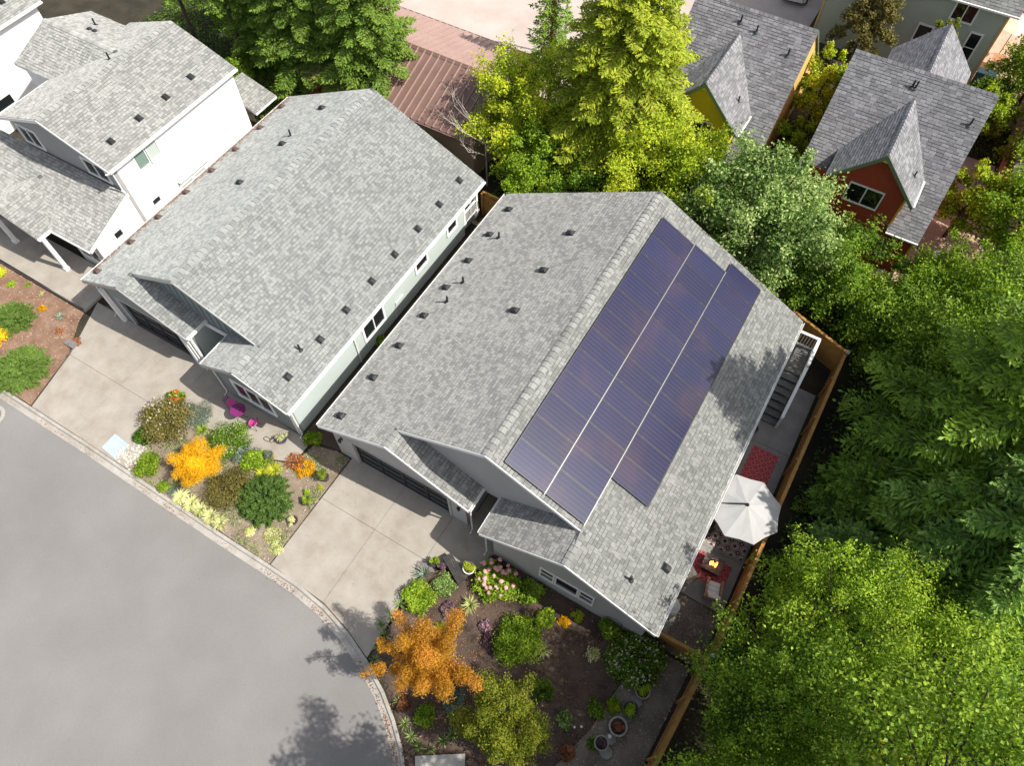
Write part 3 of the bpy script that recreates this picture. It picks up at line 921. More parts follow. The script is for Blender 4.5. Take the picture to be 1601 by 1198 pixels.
def house_row(L, name, label, p):
    """single-storey gable house with a projecting garage on its left and a projecting room on its right"""
    a0, ag, age, awe, aw, a1 = p['a']; E = p['E']; s = p['s']; bg, bw, bm, bq, bb = p['b']
    t = thing(name, label, 'house', (a0, bb, 0))
    am = (a0 + a1) / 2; zr = E + s * (am - a0)
    zg = E + s * (ag - a0); zw = E + s * (a1 - aw)
    wm = p['wall']
    R = Roof(p['seed'], thick=.16)
    R.plane([(a0, bg, E), (a0, bb, E), (am, bb, zr), (am, bm, zr), (ag, bm, zg), (ag, bg, zg)], (0, 1, 0))
    R.plane([(a1, bw, E), (a1, bb, E), (am, bb, zr), (am, bm, zr), (aw, bm, zw), (aw, bw, zw)], (0, 1, 0))
    R.plane([(ag, bg, zg), (ag, bq, zg), (age, bq, E), (age, bg, E)], (0, 1, 0))
    R.plane([(aw, bw, zw), (aw, bq, zw), (awe, bq, E), (awe, bw, E)], (0, 1, 0))
    rf = R.build(t, p['shingle'])
    sg = (zg - E) / (age - ag); sw = (zw - E) / (aw - awe)
    ridge_caps(rf, (am, bm, zr), (am, bb, zr), s, s, p['shingle'], seed=1)
    ridge_caps(rf, (ag, bg, zg), (ag, bm + .05, zg), s, sg, p['shingle'], seed=2)
    ridge_caps(rf, (aw, bw, zw), (aw, bm + .05, zw), sw, s, p['shingle'], seed=3)
    for pts, P, sa, body in p['vents']:
        vents(rf, pts, P, sa, 0, body)
    for pts, P, sa in p['pipes']:
        vents(rf, pts, P, sa, 0, name='vent_pipe')
    # gutters on the four eaves, fascia boards on the rakes
    for (x, y0, y1, d) in ((a0, bg, bb, -1), (a1, bw, bb, 1), (age, bg + .02, bq, 1), (awe, bw + .02, bq, -1)):
        g = MB()
        g.box(*sorted((x + d * .005, x + d * .10)), y0 + .01, y1 - .01, E - .15, E - .13)
        g.box(*sorted((x + d * .09, x + d * .105)), y0 + .01, y1 - .01, E - .15, E - .035)
        g.box(*sorted((x + d * .005, x + d * .10)), y0, y0 + .012, E - .15, E - .04)
        put('gutter', g, 'gutter_white', t)
    fa = p['fascia']
    def rake(pa, pb):
        g = MB(); off = Vector((0, -.035, 0))
        A = Vector(pa) + Vector((0, -.002, -.02)); B = Vector(pb) + Vector((0, -.002, -.02)); dz = Vector((0, 0, -.2))
        g.thick([A, B, B + dz, A + dz], off); put('fascia', g, fa, t)
    rake((a0, bg, E), (ag, bg, zg)); rake((ag, bg, zg), (age, bg, E)); rake((ag, bm, zg), (am, bm, zr)); rake((am, bm, zr), (aw, bm, zw))
    rake((aw, bw, zw), (awe, bw, E)); rake((aw, bw, zw), (a1, bw, E))
    wz = lambda a: min(E + s * (a - a0), E + s * (a1 - a)) - .17
    x0 = a0 + .38; x1 = age - .36; x2 = awe + .46; x3 = a1 - .36
    yg = bg + .27; yw = bw + .27; yb = p.get('backwall', bb - .4)
    dl, dr, dz = p['door']
    gz = lambda a: (zg - (a - ag) * sg) - .17 if a > ag else wz(a)
    wl = MB()
    wl.thick([(x0, yg, 0), (dl, yg, 0), (dl, yg, gz(dl)), (x0, yg, gz(x0))], (0, .22, 0))
    wl.thick([(dr, yg, 0), (x1, yg, 0), (x1, yg, gz(x1)), (dr, yg, gz(dr))], (0, .22, 0))
    wl.thick([(dl, yg, dz), (dr, yg, dz), (dr, yg, gz(dr)), (ag, yg, gz(ag)), (dl, yg, gz(dl))], (0, .22, 0))
    put('garage_wall', wl, p['front'], t)
    wall(t, [(x1, yg + .22, 0), (x1, bq + 2.4, 0), (x1, bq + 2.4, E - .15), (x1, yg + .22, E - .15)], (-.2, 0, 0), wm)
    wall(t, [(x2, yw + .2, 0), (x2, bq + 2.4, 0), (x2, bq + 2.4, E - .15), (x2, yw + .2, E - .15)], (.2, 0, 0), p['front'])
    wg = lambda a: (zw - (aw - a) * sw) - .17 if a < aw else wz(a)
    wall(t, [(x2, yw, 0), (x3, yw, 0), (x3, yw, wg(x3)), (aw, yw, wg(aw)), (x2, yw, wg(x2))], (0, .2, 0), p['front'])
    wall(t, [(x1 - .3, bq + 2.2, 0), (x2 + .3, bq + 2.2, 0), (x2 + .3, bq + 2.2, E + .4), (x1 - .3, bq + 2.2, E + .4)], (0, .2, 0), p['front'])
    wall(t, [(ag + .05, bq, E - .35), (aw - .05, bq, E - .35), (aw - .05, bq, wz(aw - .05)), (am, bq, wz(am)), (ag + .05, bq, wz(ag + .05))], (0, .18, 0), p['gable'], name='gable_wall')
    wall(t, [(x0, yg + .22, 0), (x0, yb, 0), (x0, yb, E - .12), (x0, yg + .22, E - .12)], (.2, 0, 0), wm)
    wall(t, [(x3, yw + .2, 0), (x3, yb, 0), (x3, yb, E - .12), (x3, yw + .2, E - .12)], (-.2, 0, 0), p.get('side', wm))
    wall(t, [(x0, bb - .4, 0), (x3 - .3, bb - .4, 0), (x3 - .3, bb - .4, wz(x3)), (am, bb - .4, wz(am)), (x0, bb - .4, wz(x0))], (0, -.2, 0), wm)
    # soffit of the entry
    mb = MB(); mb.box(x1, x2, bq + .2, bq + 2.2, E - .05, E + .02); put('porch_ceiling', mb, 'trim_white', t)
    d = MB(); d.box(x1 + .35, x2 - .45, bq + 2.13, bq + 2.19, .05, 2.1); dd = put('front_door', d, 'trim_dark', t)
    h = MB(); h.box(x2 - .6, x2 - .55, bq + 2.06, bq + 2.13, 1.0, 1.15); put('handle', h, 'metal_flash', dd)
    # garage door: black frame, dark translucent lights, recessed
    g = MB(); yd = yg + .13; nc, nr = p['grid']
    cw = (dr - dl) / nc; ch = dz / nr
    for i in range(nc + 1):
        w = .055 if 0 < i < nc else .07
        g.box(max(dl, dl + i * cw - w), min(dr, dl + i * cw + w), yd - .03, yd + .02, 0.05, dz)
    for j in range(nr + 1):
        z = .04 + j * ch
        g.box(dl, dr, yd - .034, yd + .024, max(.04, z - .035), min(dz, z + .035))
    gd = put('garage_door', g, 'garage_frame', t)
    for i in range(nc):
        for j in range(nr):
            q = MB(); q.box(dl + i * cw + .05, dl + (i + 1) * cw - .05, yd, yd + .01, .05 + j * ch + .02, .03 + (j + 1) * ch - .02); put('pane', q, 'glass_garage', gd)
    tr = MB()
    tr.box(dl - .13, dl + .002, yg - .03, yg + .0, 0.04, dz + .12); tr.box(dr - .002, dr + .13, yg - .03, yg + .0, .04, dz + .12); tr.box(dl, dr, yg - .03, yg, dz, dz + .12)
    put('door_casing', tr, p['casing'], t)
    p['x'] = (x0, x1, x2, x3, yg, yw, yb)
    # corner boards
    cb = MB()
    for (x, y) in ((x3, yw), (x1, yg)):
        cb.box(x - .1, x + .015, y - .018, y - .002, 0, E - .16); cb.box(x + .002, x + .018, y - .018, y + .1, 0, E - .16)
    put('corner_board', cb, 'trim_white' if p['white_corners'] else p['casing'], t)
    def downspout(x, y):
        q = MB(); q.tube([(x, y, E - .14), (x, y, E - .3), (x - .0, y + .06, E - .5), (x, y + .06, .22), (x, y - .15, .08)], .038, 8); put('downspout', q, 'gutter_white', t)
    for q in p['spouts']:
        downspout(*q)
    return t, rf

pH3 = dict(a=(-14.4, -10.5, -6.73, -5.85, -2.15, 1.84), E=2.9, s=.52, b=(8.0, 7.42, 8.85, 9.18, 23.9), wall='wall_grey', front='wall_grey', gable='wall_grey', side='wall_grey',
    shingle='shingle_light', seed=5, fascia='trim_white', casing='wall_grey', white_corners=False, door=(-12.95, -8.0, 2.2), grid=(4, 4),
    vents=[([(-13.42, 22.56), (-13.37, 20.61), (-13.39, 18.66), (-13.44, 16.75), (-13.41, 14.85), (-13.45, 12.91), (-13.47, 10.96), (-13.55, 8.72)], (-14.4, 0, 2.9), .52, 'vent_black'),
           ([(-9.14, 20.89), (-9.13, 18.37), (-9.11, 15.82)], (-14.4, 0, 2.9), .52, 'vent_black'), ([(1.08, 9.77)], (1.84, 0, 2.9), -.52, 'vent_black')],
    pipes=[([(-12.72, 20.4), (-12.74, 17.18), (-12.78, 15.87)], (-14.4, 0, 2.9), .52), ([(.11, 8.51)], (1.84, 0, 2.9), -.52)],
    spouts=[(-6.78, 8.12), (-5.75, 7.62), (1.55, 23.4)])
H3, H3roof = house_row(None, 'solar_house', 'single storey grey house whose sunlit roof slope carries the solar panels', pH3)
pH2 = dict(a=(-29.25, -25.9, -22.45, -20.9, -18.5, -15.9), E=2.9, s=.47, b=(8.45, 7.75, 9.4, 9.75, 24.15), wall='wall_sage', front='wall_sage_shaded', gable='wall_sage_shaded', side='wall_sage',
    shingle='shingle_grey', seed=9, fascia='metal_flash', casing='wall_grey', white_corners=True, door=(-27.55, -23.35, 2.2), grid=(4, 4), backwall=22.5,
    vents=[([(-16.79, 23.1), (-16.76, 21.14), (-16.76, 19.19), (-16.79, 17.23), (-16.78, 15.31), (-16.8, 13.32), (-16.81, 11.38), (-16.8, 9.09)], (-15.9, 0, 2.9), -.47, 'vent_black'),
           ([(-28.75, 23.04), (-28.53, 20.98), (-28.55, 18.97), (-28.55, 17.1), (-28.65, 15.25), (-28.61, 13.22), (-28.57, 11.29), (-28.6, 9.12)], (-29.25, 0, 2.9), .47, 'vent_rust'),
           ([(-24.98, 22.57), (-25.03, 19.37), (-25.09, 16.17)], (-29.25, 0, 2.9), .47, 'vent_black')],
    pipes=[([(-17.14, 10.43)], (-15.9, 0, 2.9), -.47), ([(-25.14, 20.1)], (-29.25, 0, 2.9), .47)],
    spouts=[(-16.12, 7.98), (-22.5, 8.6), (-20.75, 7.95), (-28.9, 8.65)])
H2, H2roof = house_row(None, 'sage_house', 'single storey sage green house with white eaves next to the solar house', pH2)

# windows of the solar house: a group of three in the front room
for (l, r, z0, z1, c) in ((-3.12, -2.58, 1.12, 2.1, 2), (-2.42, -1.5, 1.12, 2.1, 1), (-1.34, -.8, 1.12, 2.1, 2)):
    window(H3, 'x', pH3['x'][5], l, r, z0, z1, -1, cols=1, rows=c, tw=.07)
for (y, z) in ((12.5, 1.0), (16.4, 1.0)):
    window(H3, 'y', pH3['x'][3], y, y + 1.2, z, z + 1.2, 1, cols=2)
def lantern(parent, x, y, z):
    m = MB(); m.box(x - .05, x + .05, y - .03, y, z - .1, z + .12); m.lathe((x, y - .14, z - .12), [(.04, 0), (.07, .03), (.06, .2), (.09, .21), (.02, .3)], 8); m.bar((x, y, z + .08), (x, y - .14, z + .16), .02)
    put('wall_lantern', m, 'metal_black', parent)
lantern(H3, -13.55, 8.27, 1.95); lantern(H3, -7.35, 8.27, 1.95)
# windows of the sage house
window(H2, 'x', pH2['x'][5], -19.55, -17.45, .95, 2.2, -1, cols=3, rows=1, tw=.12)
XR = pH2['x'][3]
window(H2, 'y', XR, 13.5, 15.0, 1.0, 2.25, 1, cols=2, tw=.12)
window(H2, 'y', XR, 18.0, 18.9, 1.5, 2.2, 1, tw=.12)
window(H2, 'y', XR, 20.95, 21.7, 1.5, 2.2, 1, tw=.12)
m = MB(); m.tube([(XR + .06, 12.75, 2.6), (XR + .06, 12.75, .1)], .04, 8); put('downspout', m, 'gutter_white', H2)
m = MB(); m.tube([(XR + .05, 16.6, 1.2), (XR + .05, 16.0, 1.2), (XR + .05, 15.8, .2)], .03, 8); put('conduit', m, 'gutter_white', H2)
# battens on the shaded gable, beam over the entry, columns by the garage
for k in range(15):
    x = -25.2 + k * .42
    zt = min(2.9 + .47 * (x + 29.25), 2.9 + .47 * (-15.9 - x)) - .18
    m = MB(); m.box(x - .02, x + .02, 9.715, 9.748, 2.56, zt); put('batten', m, 'wall_sage_shaded', H2)
m = MB(); m.box(-22.8, -20.4, 9.62, 9.70, 2.45, 2.68); put('porch_beam', m, 'trim_white', H2)
for x in (-28.3, -23.05):
    m = MB(); m.box(x - .11, x + .11, 8.5, 8.69, 0.03, 2.62); put('column', m, 'trim_white', H2)
# back porch of the sage house
m = MB(); m.box(-19.5, -16.25, 22.55, 24.0, .35, .55); put('porch_floor', m, 'deck_grey', H2)
for (x, y) in ((-16.35, 23.9), (-16.35, 22.62)):
    m = MB(); m.box(x - .08, x + .08, y - .08, y + .08, .55, 2.75); m.box(x - .12, x + .12, y - .12, y + .12, .55, .75); put('porch_post', m, 'trim_white', H2)
def railing(parent, p, q, n, z0, h, mat='trim_white', slope=0.0, w=.09):
    m = MB(); m.bar((p[0], p[1], z0 + .12), (q[0], q[1], z0 + .12 + slope), .04, .05); put('bottom_rail', m, mat, parent)
    m = MB(); m.bar((p[0], p[1], z0 + h), (q[0], q[1], z0 + h + slope), w, .05)
    rl = put('railing', m, mat, parent)
    b = MB(); b.box(-.016, .016, -.016, .016, 0, h - .12); me = b.mesh('baluster', [mat])
    for k in range(n):
        f = (k + .5) / n
        share('baluster', me, rl, (p[0] + (q[0] - p[0]) * f, p[1] + (q[1] - p[1]) * f, z0 + .11 + slope * f))
    return rl
railing(H2, (-16.35, 22.7), (-16.35, 23.82), 9, .55, .9)
railing(H2, (-19.4, 23.9), (-16.43, 23.9), 24, .55, .9)

# ------------------------------------------------------------------ solar panels on the roof of the solar house
arr = bpy.data.objects.new('solar_array', None); COL.objects.link(arr); arr.parent = H3; ORG['solar_array'] = ORG[H3.name]
arr['label'] = 'array of dark blue solar panels in three rows'
slope = math.atan(.52)
PL = 1.885; PW = 1.135
m = MB()
m.box(0, PW - .008, 0, .022, 0, .04, 1); m.box(0, PW - .008, PL - .022, PL, 0, .04, 1); m.box(0, .022, .022, PL - .022, 0, .04, 1); m.box(PW - .03, PW - .008, .022, PL - .022, 0, .04, 1)
m.face([(.022, .022, .035), (PW - .03, .022, .035), (PW - .03, PL - .022, .035), (.022, PL - .022, .035)], 0)
m.box(-.02, 0.012, .27, .295, .02, .043, 2); m.box(-.02, 0.012, PL - .33, PL - .305, .02, .043, 2)
PM = m.mesh('solar_panel', ['solar_cells', 'garage_frame', 'mat_grey'])
def rz_(x):
    return 2.9 + .52 * (1.84 - x)
U = Vector((0, 1, 0)); V = Vector((-math.cos(slope), 0, math.sin(slope))); Nn = U.cross(V)
if Nn.z < 0: Nn = -Nn
rows = [(-3.98, 9.07, 12), (-2.24 + -.03, 9.07, 12), (-.56, 11.25, 10.6)]
dx = 1.66
for ri_, (xlow, y0, cnt) in enumerate(rows):
    xl = (-4.0, -2.29, -.58)[ri_]
    n = (12, 12, 11)[ri_]; pitch = (13.68 / 12, 13.75 / 12, 12.2 / 11)[ri_]
    for k in range(n):
        # rows one and two follow the front rake, the third starts further back
        yy = y0 + k * pitch
        o = share('solar_panel', PM, arr, Vector((xl, yy, rz_(xl))) + Nn * .09)
        o.rotation_euler = frame_rot(U, V, Nn) if (U.cross(V) - Nn).length < .1 else Matrix(((V.cross(Nn).x, V.x, Nn.x), (V.cross(Nn).y, V.y, Nn.y), (V.cross(Nn).z, V.z, Nn.z))).to_euler()
        o.scale = (pitch / PW, 1.0, 1)
        if not (U.cross(V) - Nn).length < .1:
            o.location = Vector(o.location) + Vector((0, pitch, 0))
for ri_, (xr, ya, yb_) in enumerate(((-4.02 - 1.64, 9.05, 22.8), (-4.02, 9.05, 22.85), (-2.31, 9.05, 22.85), (-.60, 11.22, 23.4))):
    m = MB()
    A = Vector((xr + .045, ya - .03, rz_(xr + .045))) + Nn * .10; B = Vector((xr + .045, yb_, rz_(xr + .045))) + Nn * .10
    if ri_ == 0:
        continue
    m.bar(A, B, .016, .03, up=tuple(Nn)); put('rail', m, 'metal_flash' if ri_ < 3 else 'metal_black', arr)

# ------------------------------------------------------------------ white two-storey house
H1 = thing('white_house', 'two storey white house with grey shingle roofs beside the sage house', 'house', (-38, 22, 0))
R = Roof(21, thick=.16)
zu = 5.6; su = .355; ar = -34.35; zt = zu + su * 3.95
R.plane([(-30.4, 13.02, zu), (-30.4, 22.2, zu), (ar, 22.2, zt), (ar, 13.02, zt)], (0, 1, 0))
R.plane([(-38.3, 13.02, zu), (-38.3, 22.2, zu), (ar, 22.2, zt), (ar, 13.02, zt)], (0, 1, 0))
bc = 19.1; zc = zu + .37 * 2.75; xk = -38.3 + (zc - zu) / su
R.plane([(-41.05, 16.35, zu), (-38.3, 16.35, zu), (xk, bc, zc), (-41.05, bc, zc)], (1, 0, 0))
R.plane([(-41.05, 21.85, zu), (-38.3, 21.85, zu), (xk, bc, zc), (-41.05, bc, zc)], (1, 0, 0))
zs = 2.8
def shed(b): return zs + .365 * (b - 10.0)
R.plane([(-33.3, 10.0, zs), (-30.42, 10.0, zs), (-30.42, 13.2, shed(13.2)), (-42, 13.2, shed(13.2)), (-42, 10.0, zs), (-38.05, 10.0, zs), (-35.67, 12.2, 3.6), ], (1, 0, 0))
R.plane([(-33.3, 9.18, zs), (-33.3, 10.0, zs), (-35.67, 12.2, 3.6), (-35.67, 9.18, 3.6)], (0, 1, 0))
R.plane([(-38.04, 9.18, zs), (-38.04, 10.0, zs), (-35.67, 12.2, 3.6), (-35.67, 9.18, 3.6)], (0, 1, 0))
# small lower roof at the back corner
R.plane([(-30.25, 22.3, 2.6), (-30.25, 24.1, 2.6), (-32.6, 24.1, 3.3), (-32.6, 22.3, 3.3)], (0, 1, 0))
rf1 = R.build(H1, 'shingle_light')
ridge_caps(rf1, (ar, 13.02, zt), (ar, 22.2, zt), su, su, 'shingle_light', seed=4)
ridge_caps(rf1, (-41.05, bc, zc), (xk, bc, zc), .37, .37, 'shingle_light', seed=5)
ridge_caps(rf1, (-35.67, 9.18, 3.6), (-35.67, 12.1, 3.6), .34, .34, 'shingle_light', seed=6)
vents(rf1, [(-31.47, 20.06), (-31.45, 18.2), (-31.45, 16.31), (-31.42, 14.38)], (-30.4, 0, 5.6), -su, 0)
vents(rf1, [(-35.2, 18.4)], (-38.3, 0, 5.6), su, 0, name='vent_pipe')
vents(rf1, [(-38.73, 20.0), (-38.37, 20.03)], (0, 21.85, 5.6), 0, -.37, scale=.7)
vents(rf1, [(-39.13, 20.68)], (0, 21.85, 5.6), 0, -.37, name='vent_pipe')
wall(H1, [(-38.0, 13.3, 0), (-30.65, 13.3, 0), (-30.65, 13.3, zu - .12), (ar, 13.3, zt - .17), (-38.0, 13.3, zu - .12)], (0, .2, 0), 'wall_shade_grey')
wall(H1, [(-30.65, 13.5, 0), (-30.65, 22.0, 0), (-30.65, 22.0, zu - .12), (-30.65, 13.5, zu - .12)], (-.2, 0, 0), 'wall_white')
wall(H1, [(-30.652, 10.45, 0), (-30.652, 13.295, 0), (-30.652, 13.295, shed(13.2) - .02), (-30.652, 10.45, shed(10.45) - .14)], (-.2, 0, 0), 'wall_white')
wall(H1, [(-38.0, 13.5, 0), (-38.0, 22.0, 0), (-38.0, 22.0, zu - .12), (-38.0, 13.5, zu - .12)], (.2, 0, 0), 'wall_white')
wall(H1, [(-40.8, 16.6, 0), (-38.0, 16.6, 0), (-38.0, 16.6, zu - .1), (-40.8, 16.6, zu - .1)], (0, .2, 0), 'wall_white')
wall(H1, [(-40.8, 16.8, 0), (-40.8, 21.4, 0), (-40.8, 21.4, zu - .1), (-40.8, bc, zc - .2), (-40.8, 16.8, zu - .1)], (.2, 0, 0), 'wall_white')
wall(H1, [(-40.8, 21.6, 0), (-30.85, 21.99, 0), (-30.85, 21.99, zu - .12), (ar, 21.9, zt - .2), (-38, 21.8, zu - .12), (-40.8, 21.6, zu - .12)], (0, -.2, 0), 'wall_white')
wall(H1, [(-33.1, 10.45, 0), (-30.85, 10.45, 0), (-30.85, 10.45, 2.75), (-33.1, 10.45, 2.75)], (0, .2, 0), 'wall_grey')
wall(H1, [(-33.1, 10.65, 0), (-33.1, 12.6, 0), (-33.1, 12.6, 3.2), (-33.1, 10.65, 2.8)], (.2, 0, 0), 'wall_grey')
wall(H1, [(-42, 12.4, 0), (-33.1, 12.4, 0), (-33.1, 12.4, 3.4), (-42, 12.4, 3.4)], (0, .2, 0), 'wall_grey')
for (x, y0, y1, d) in ((-30.4, 13.02, 22.2, 1), (-38.3, 13.02, 16.3, -1)):
    g = MB(); g.box(*sorted((x, x + d * .1)), y0, y1, zu - .15, zu - .13); g.box(*sorted((x + d * .088, x + d * .105)), y0, y1, zu - .15, zu - .03); put('gutter', g, 'gutter_white', H1)
g = MB(); g.box(-33.28, -30.42, 9.9, 9.995, zs - .15, zs - .13); g.box(-33.28, -30.42, 9.89, 9.905, zs - .15, zs - .03); put('gutter', g, 'gutter_white', H1)
g = MB(); g.box(-33.295, -33.2, 9.18, 10.0, zs - .15, zs - .13); g.box(-33.2, -33.185, 9.18, 10.0, zs - .15, zs - .03); put('gutter', g, 'gutter_white', H1)
g = MB(); g.thick([(-30.37, 9.98, zs - .02), (-30.37, 13.25, shed(13.25) - .02), (-30.37, 13.25, shed(13.25) - .22), (-30.37, 9.98, zs - .22)], (-.03, 0, 0)); put('fascia', g, 'trim_white', H1)
for sgn in (-1, 1):
    xe = ar + sgn * 3.95
    g = MB(); g.thick([(xe, 13.0, zu - .02), (ar, 13.0, zt - .02), (ar, 13.0, zt - .2), (xe, 13.0, zu - .2)], (0, -.03, 0)); put('fascia', g, 'trim_white', H1)
m = MB(); m.tube([(-30.5, 12.85, zu - .14), (-30.56, 13.2, zu - .4), (-30.56, 13.2, shed(13.2) + .1)], .04, 8); put('downspout', m, 'gutter_white', H1)
for (x, y) in ((-33.36, 9.42), (-37.3, 9.36)):
    m = MB(); m.box(x - .1, x + .1, y - .1, y + .1, .16, 2.7); m.box(x - .14, x + .14, y - .14, y + .14, .16, .34); put('porch_post', m, 'trim_white', H1)
window(H1, 'x', 13.3, -37.6, -36.3, 4.15, 5.2, -1, cols=2)
window(H1, 'x', 13.3, -32.9, -31.4, 4.2, 5.1, -1, cols=2)
window(H1, 'y', -30.65, 14.6, 15.25, 4.3, 5.32, 1, glass='glass_green')
window(H1, 'y', -30.65, 15.4, 16.05, 4.3, 5.32, 1, glass='glass_blind')
window(H1, 'y', -30.65, 14.28, 14.76, 2.08, 2.4, 1, tw=.05)
window(H1, 'y', -30.65, 11.55, 12.0, 2.02, 2.42, 1, tw=.05)
window(H1, 'y', -30.65, 16.2, 16.95, .9, 1.85, 1, glass='glass_blind')
window(H1, 'y', -30.65, 17.2, 17.95, .9, 1.85, 1, glass='glass_blind')
m = MB(); m.box(-30.64, -30.4, 16.1, 18.4, 2.2, 2.26); put('awning', m, 'trim_white', H1)
window(H1, 'x', 10.45, -32.7, -31.1, .9, 2.1, -1, cols=2)
window(H1, 'x', 12.4, -36.6, -35.4, .9, 2.2, -1, cols=2)
m = MB(); m.box(-34.9, -34.0, 12.34, 12.39, .16, 2.2); put('front_door', m, 'trim_dark', H1)

# ------------------------------------------------------------------ far left white house
H0 = thing('corner_white_house', 'white house cut off by the top left corner of the picture', 'house', (-52, 22, 0))
R = Roof(31)
R.plane([(-44.6, 12.0, 5.5), (-44.6, 21.2, 5.5), (-49.0, 21.2, 7.1), (-49.0, 12.0, 7.1)], (0, 1, 0))
R.plane([(-53.4, 12.0, 5.5), (-53.4, 21.2, 5.5), (-49.0, 21.2, 7.1), (-49.0, 12.0, 7.1)], (0, 1, 0))
rf0 = R.build(H0, 'shingle_light')
vents(rf0, [(-45.7, 19.6)], (-44.6, 0, 5.5), -.364, 0)
g = MB(); g.box(-44.6, -44.5, 12.0, 21.2, 5.35, 5.37); g.box(-44.512, -44.495, 12.0, 21.2, 5.35, 5.47); put('gutter', g, 'gutter_white', H0)
wall(H0, [(-44.9, 12.3, 0), (-44.9, 20.9, 0), (-44.9, 20.9, 5.35), (-44.9, 12.3, 5.35)], (-.2, 0, 0), 'wall_white')
wall(H0, [(-53, 12.3, 0), (-45.1, 12.3, 0), (-45.1, 12.3, 5.35), (-49, 12.3, 6.8), (-53, 12.3, 5.35)], (0, .2, 0), 'wall_white')
wall(H0, [(-53, 20.9, 0), (-45.1, 20.9, 0), (-45.1, 20.9, 5.35), (-49, 20.9, 6.8), (-53, 20.9, 5.35)], (0, -.2, 0), 'wall_white')
window(H0, 'y', -44.9, 15.2, 16.6, 1.4, 2.0, 1, tw=.06)

# ------------------------------------------------------------------ steep-roofed houses behind (yellow, red) - same plan, different colours
def steep_house(name, label, x0, x1, bf, dx0, dx1, wallm, sidem, trim, win, seed, pipes, back):
    t = thing(name, label, 'house', (x0, bf + 5.5, 0))
    E = 2.65; s = .89; zr = 7.7; br = bf + (zr - E) / s; bb = br + (zr - E) / s
    R = Roof(seed, edge=trim, thick=.13)
    kw = dict(exposure=.16, wr=(.22, .4), dark=.35)
    R.plane([(dx1 - .45, bf, E), (x1, bf, E), (x1, br, zr), (x0, br, zr), (x0, bf + .3, E + .27), (dx1 - .45, bf + .3, E + .27)], (1, 0, 0), **kw)
    R.plane([(x0, bb, E), (x1, bb, E), (x1, br, zr), (x0, br, zr)], (1, 0, 0), **kw)
    dm = (dx0 + dx1) / 2; hw = (dx1 - dx0) / 2; zd = 6.85; ze = zd - hw * 1.03
    by = lambda z: bf + (z - E) / s
    R.plane([(dx1, bf, ze), (dm, bf, zd), (dm, by(zd), zd), (dx1, by(ze), ze)], (0, 1, 0), **kw)
    R.plane([(dx0, bf, ze), (dm, bf, zd), (dm, by(zd), zd), (dx0, by(ze), ze)], (0, 1, 0), **kw)
    if back:
        c0, c1 = back; cm = (c0 + c1) / 2; h2 = (c1 - c0) / 2; ze2 = zd - h2 * 1.03
        byb = lambda z: bb - (z - E) / s
        be = bb + .6
        R.plane([(c1, be, ze2), (cm, be, zd), (cm, byb(zd), zd), (c1, byb(ze2), ze2)], (0, 1, 0), **kw)
        R.plane([(c0, be, ze2), (cm, be, zd), (cm, byb(zd), zd), (c0, byb(ze2), ze2)], (0, 1, 0), **kw)
        wall(t, [(c0 + .25, be - .3, 0), (c1 - .25, be - .3, 0), (c1 - .25, be - .3, ze2 + .1), (cm, be - .3, zd - .18), (c0 + .25, be - .3, ze2 + .1)], (0, -.2, 0), wallm)
    rf = R.build(t, 'shingle_slate')
    ridge_caps(rf, (x0, br, zr), (x1, br, zr), s, s, 'shingle_slate', seed=7)
    ridge_caps(rf, (dm, bf, zd), (dm, by(zd), zd), 1.03, 1.03, 'shingle_slate', seed=8)
    if back:
        ridge_caps(rf, (cm, byb(zd), zd), (cm, be, zd), 1.03, 1.03, 'shingle_slate', seed=9)
    vents(rf, pipes, (0, bf, E), 0, s, name='vent_pipe')
    w0 = x0 + .2; w1 = x1 - .12; yf = bf + .28; yb = bb - .3
    wall(t, [(w0, yf, 0), (w1, yf, 0), (w1, yf, E - .05), (dx1 - .4, yf, E - .05), (dx1 - .4, yf, ze + .22), (dm, yf, zd - .2), (dx0 + .25, yf, ze + .1), (w0, yf, ze + .1 if w0 > dx0 - .5 else E)], (0, .2, 0), wallm, name='front_wall')
    zz = lambda b: E + s * (b - bf) - .15
    wall(t, [(w1, yf + .2, 0), (w1, yb, 0), (w1, yb, zz(yf)), (w1, br, zr - .18), (w1, yf + .2, zz(yf))], (-.2, 0, 0), sidem, name='side_wall')
    wall(t, [(w0, yf + .2, 0), (w0, yb, 0), (w0, yb, zz(yf)), (w0, br, zr - .18), (w0, yf + .2, zz(yf))], (.2, 0, 0), sidem, name='side_wall')
    wall(t, [(w0 + .2, yb, 0), (w1 - .2, yb, 0), (w1 - .2, yb, zz(yf)), (w0 + .2, yb, zz(yf))], (0, -.2, 0), wallm)
    # dormer cheek
    wall(t, [(dx1 - .4, yf + .2, E), (dx1 - .4, by(ze) , ze), (dx1 - .4, yf + .2, ze + .15)], (-.15, 0, 0), wallm, name='dormer_cheek')
    for sx in (-1, 1):
        xe = dm + sx * hw
        g = MB(); g.thick([(xe, bf - .002, ze + .0), (dm, bf - .002, zd), (dm, bf - .002, zd - .26), (xe, bf - .002, ze - .22)], (0, -.05, 0)); put('bargeboard', g, trim, t)
    g = MB(); g.box(dx1 - .45, x1, bf - .1, bf - .01, E - .1, E - .02); put('gutter', g, 'trim_white', t)
    g = MB(); g.box(dx1 - .02, dx1 + .08, bf + .05, by(ze) - .05, ze - .1, ze - .02); put('gutter', g, 'trim_white', t)
    g = MB(); g.box(w1 - .08, w1 + .02, yf - .02, yf - .002, 0, E - .1); g.box(dx1 - .5, dx1 - .41, yf - .02, yf - .002, E, ze + .1); put('corner_board', g, trim if wallm != 'wall_red' else 'wall_yellow', t)
    g = MB(); g.box(dm - .12, dm + .12, bf - .03, yf, zd - .42, zd - .3); put('bracket', g, 'wall_yellow', t)
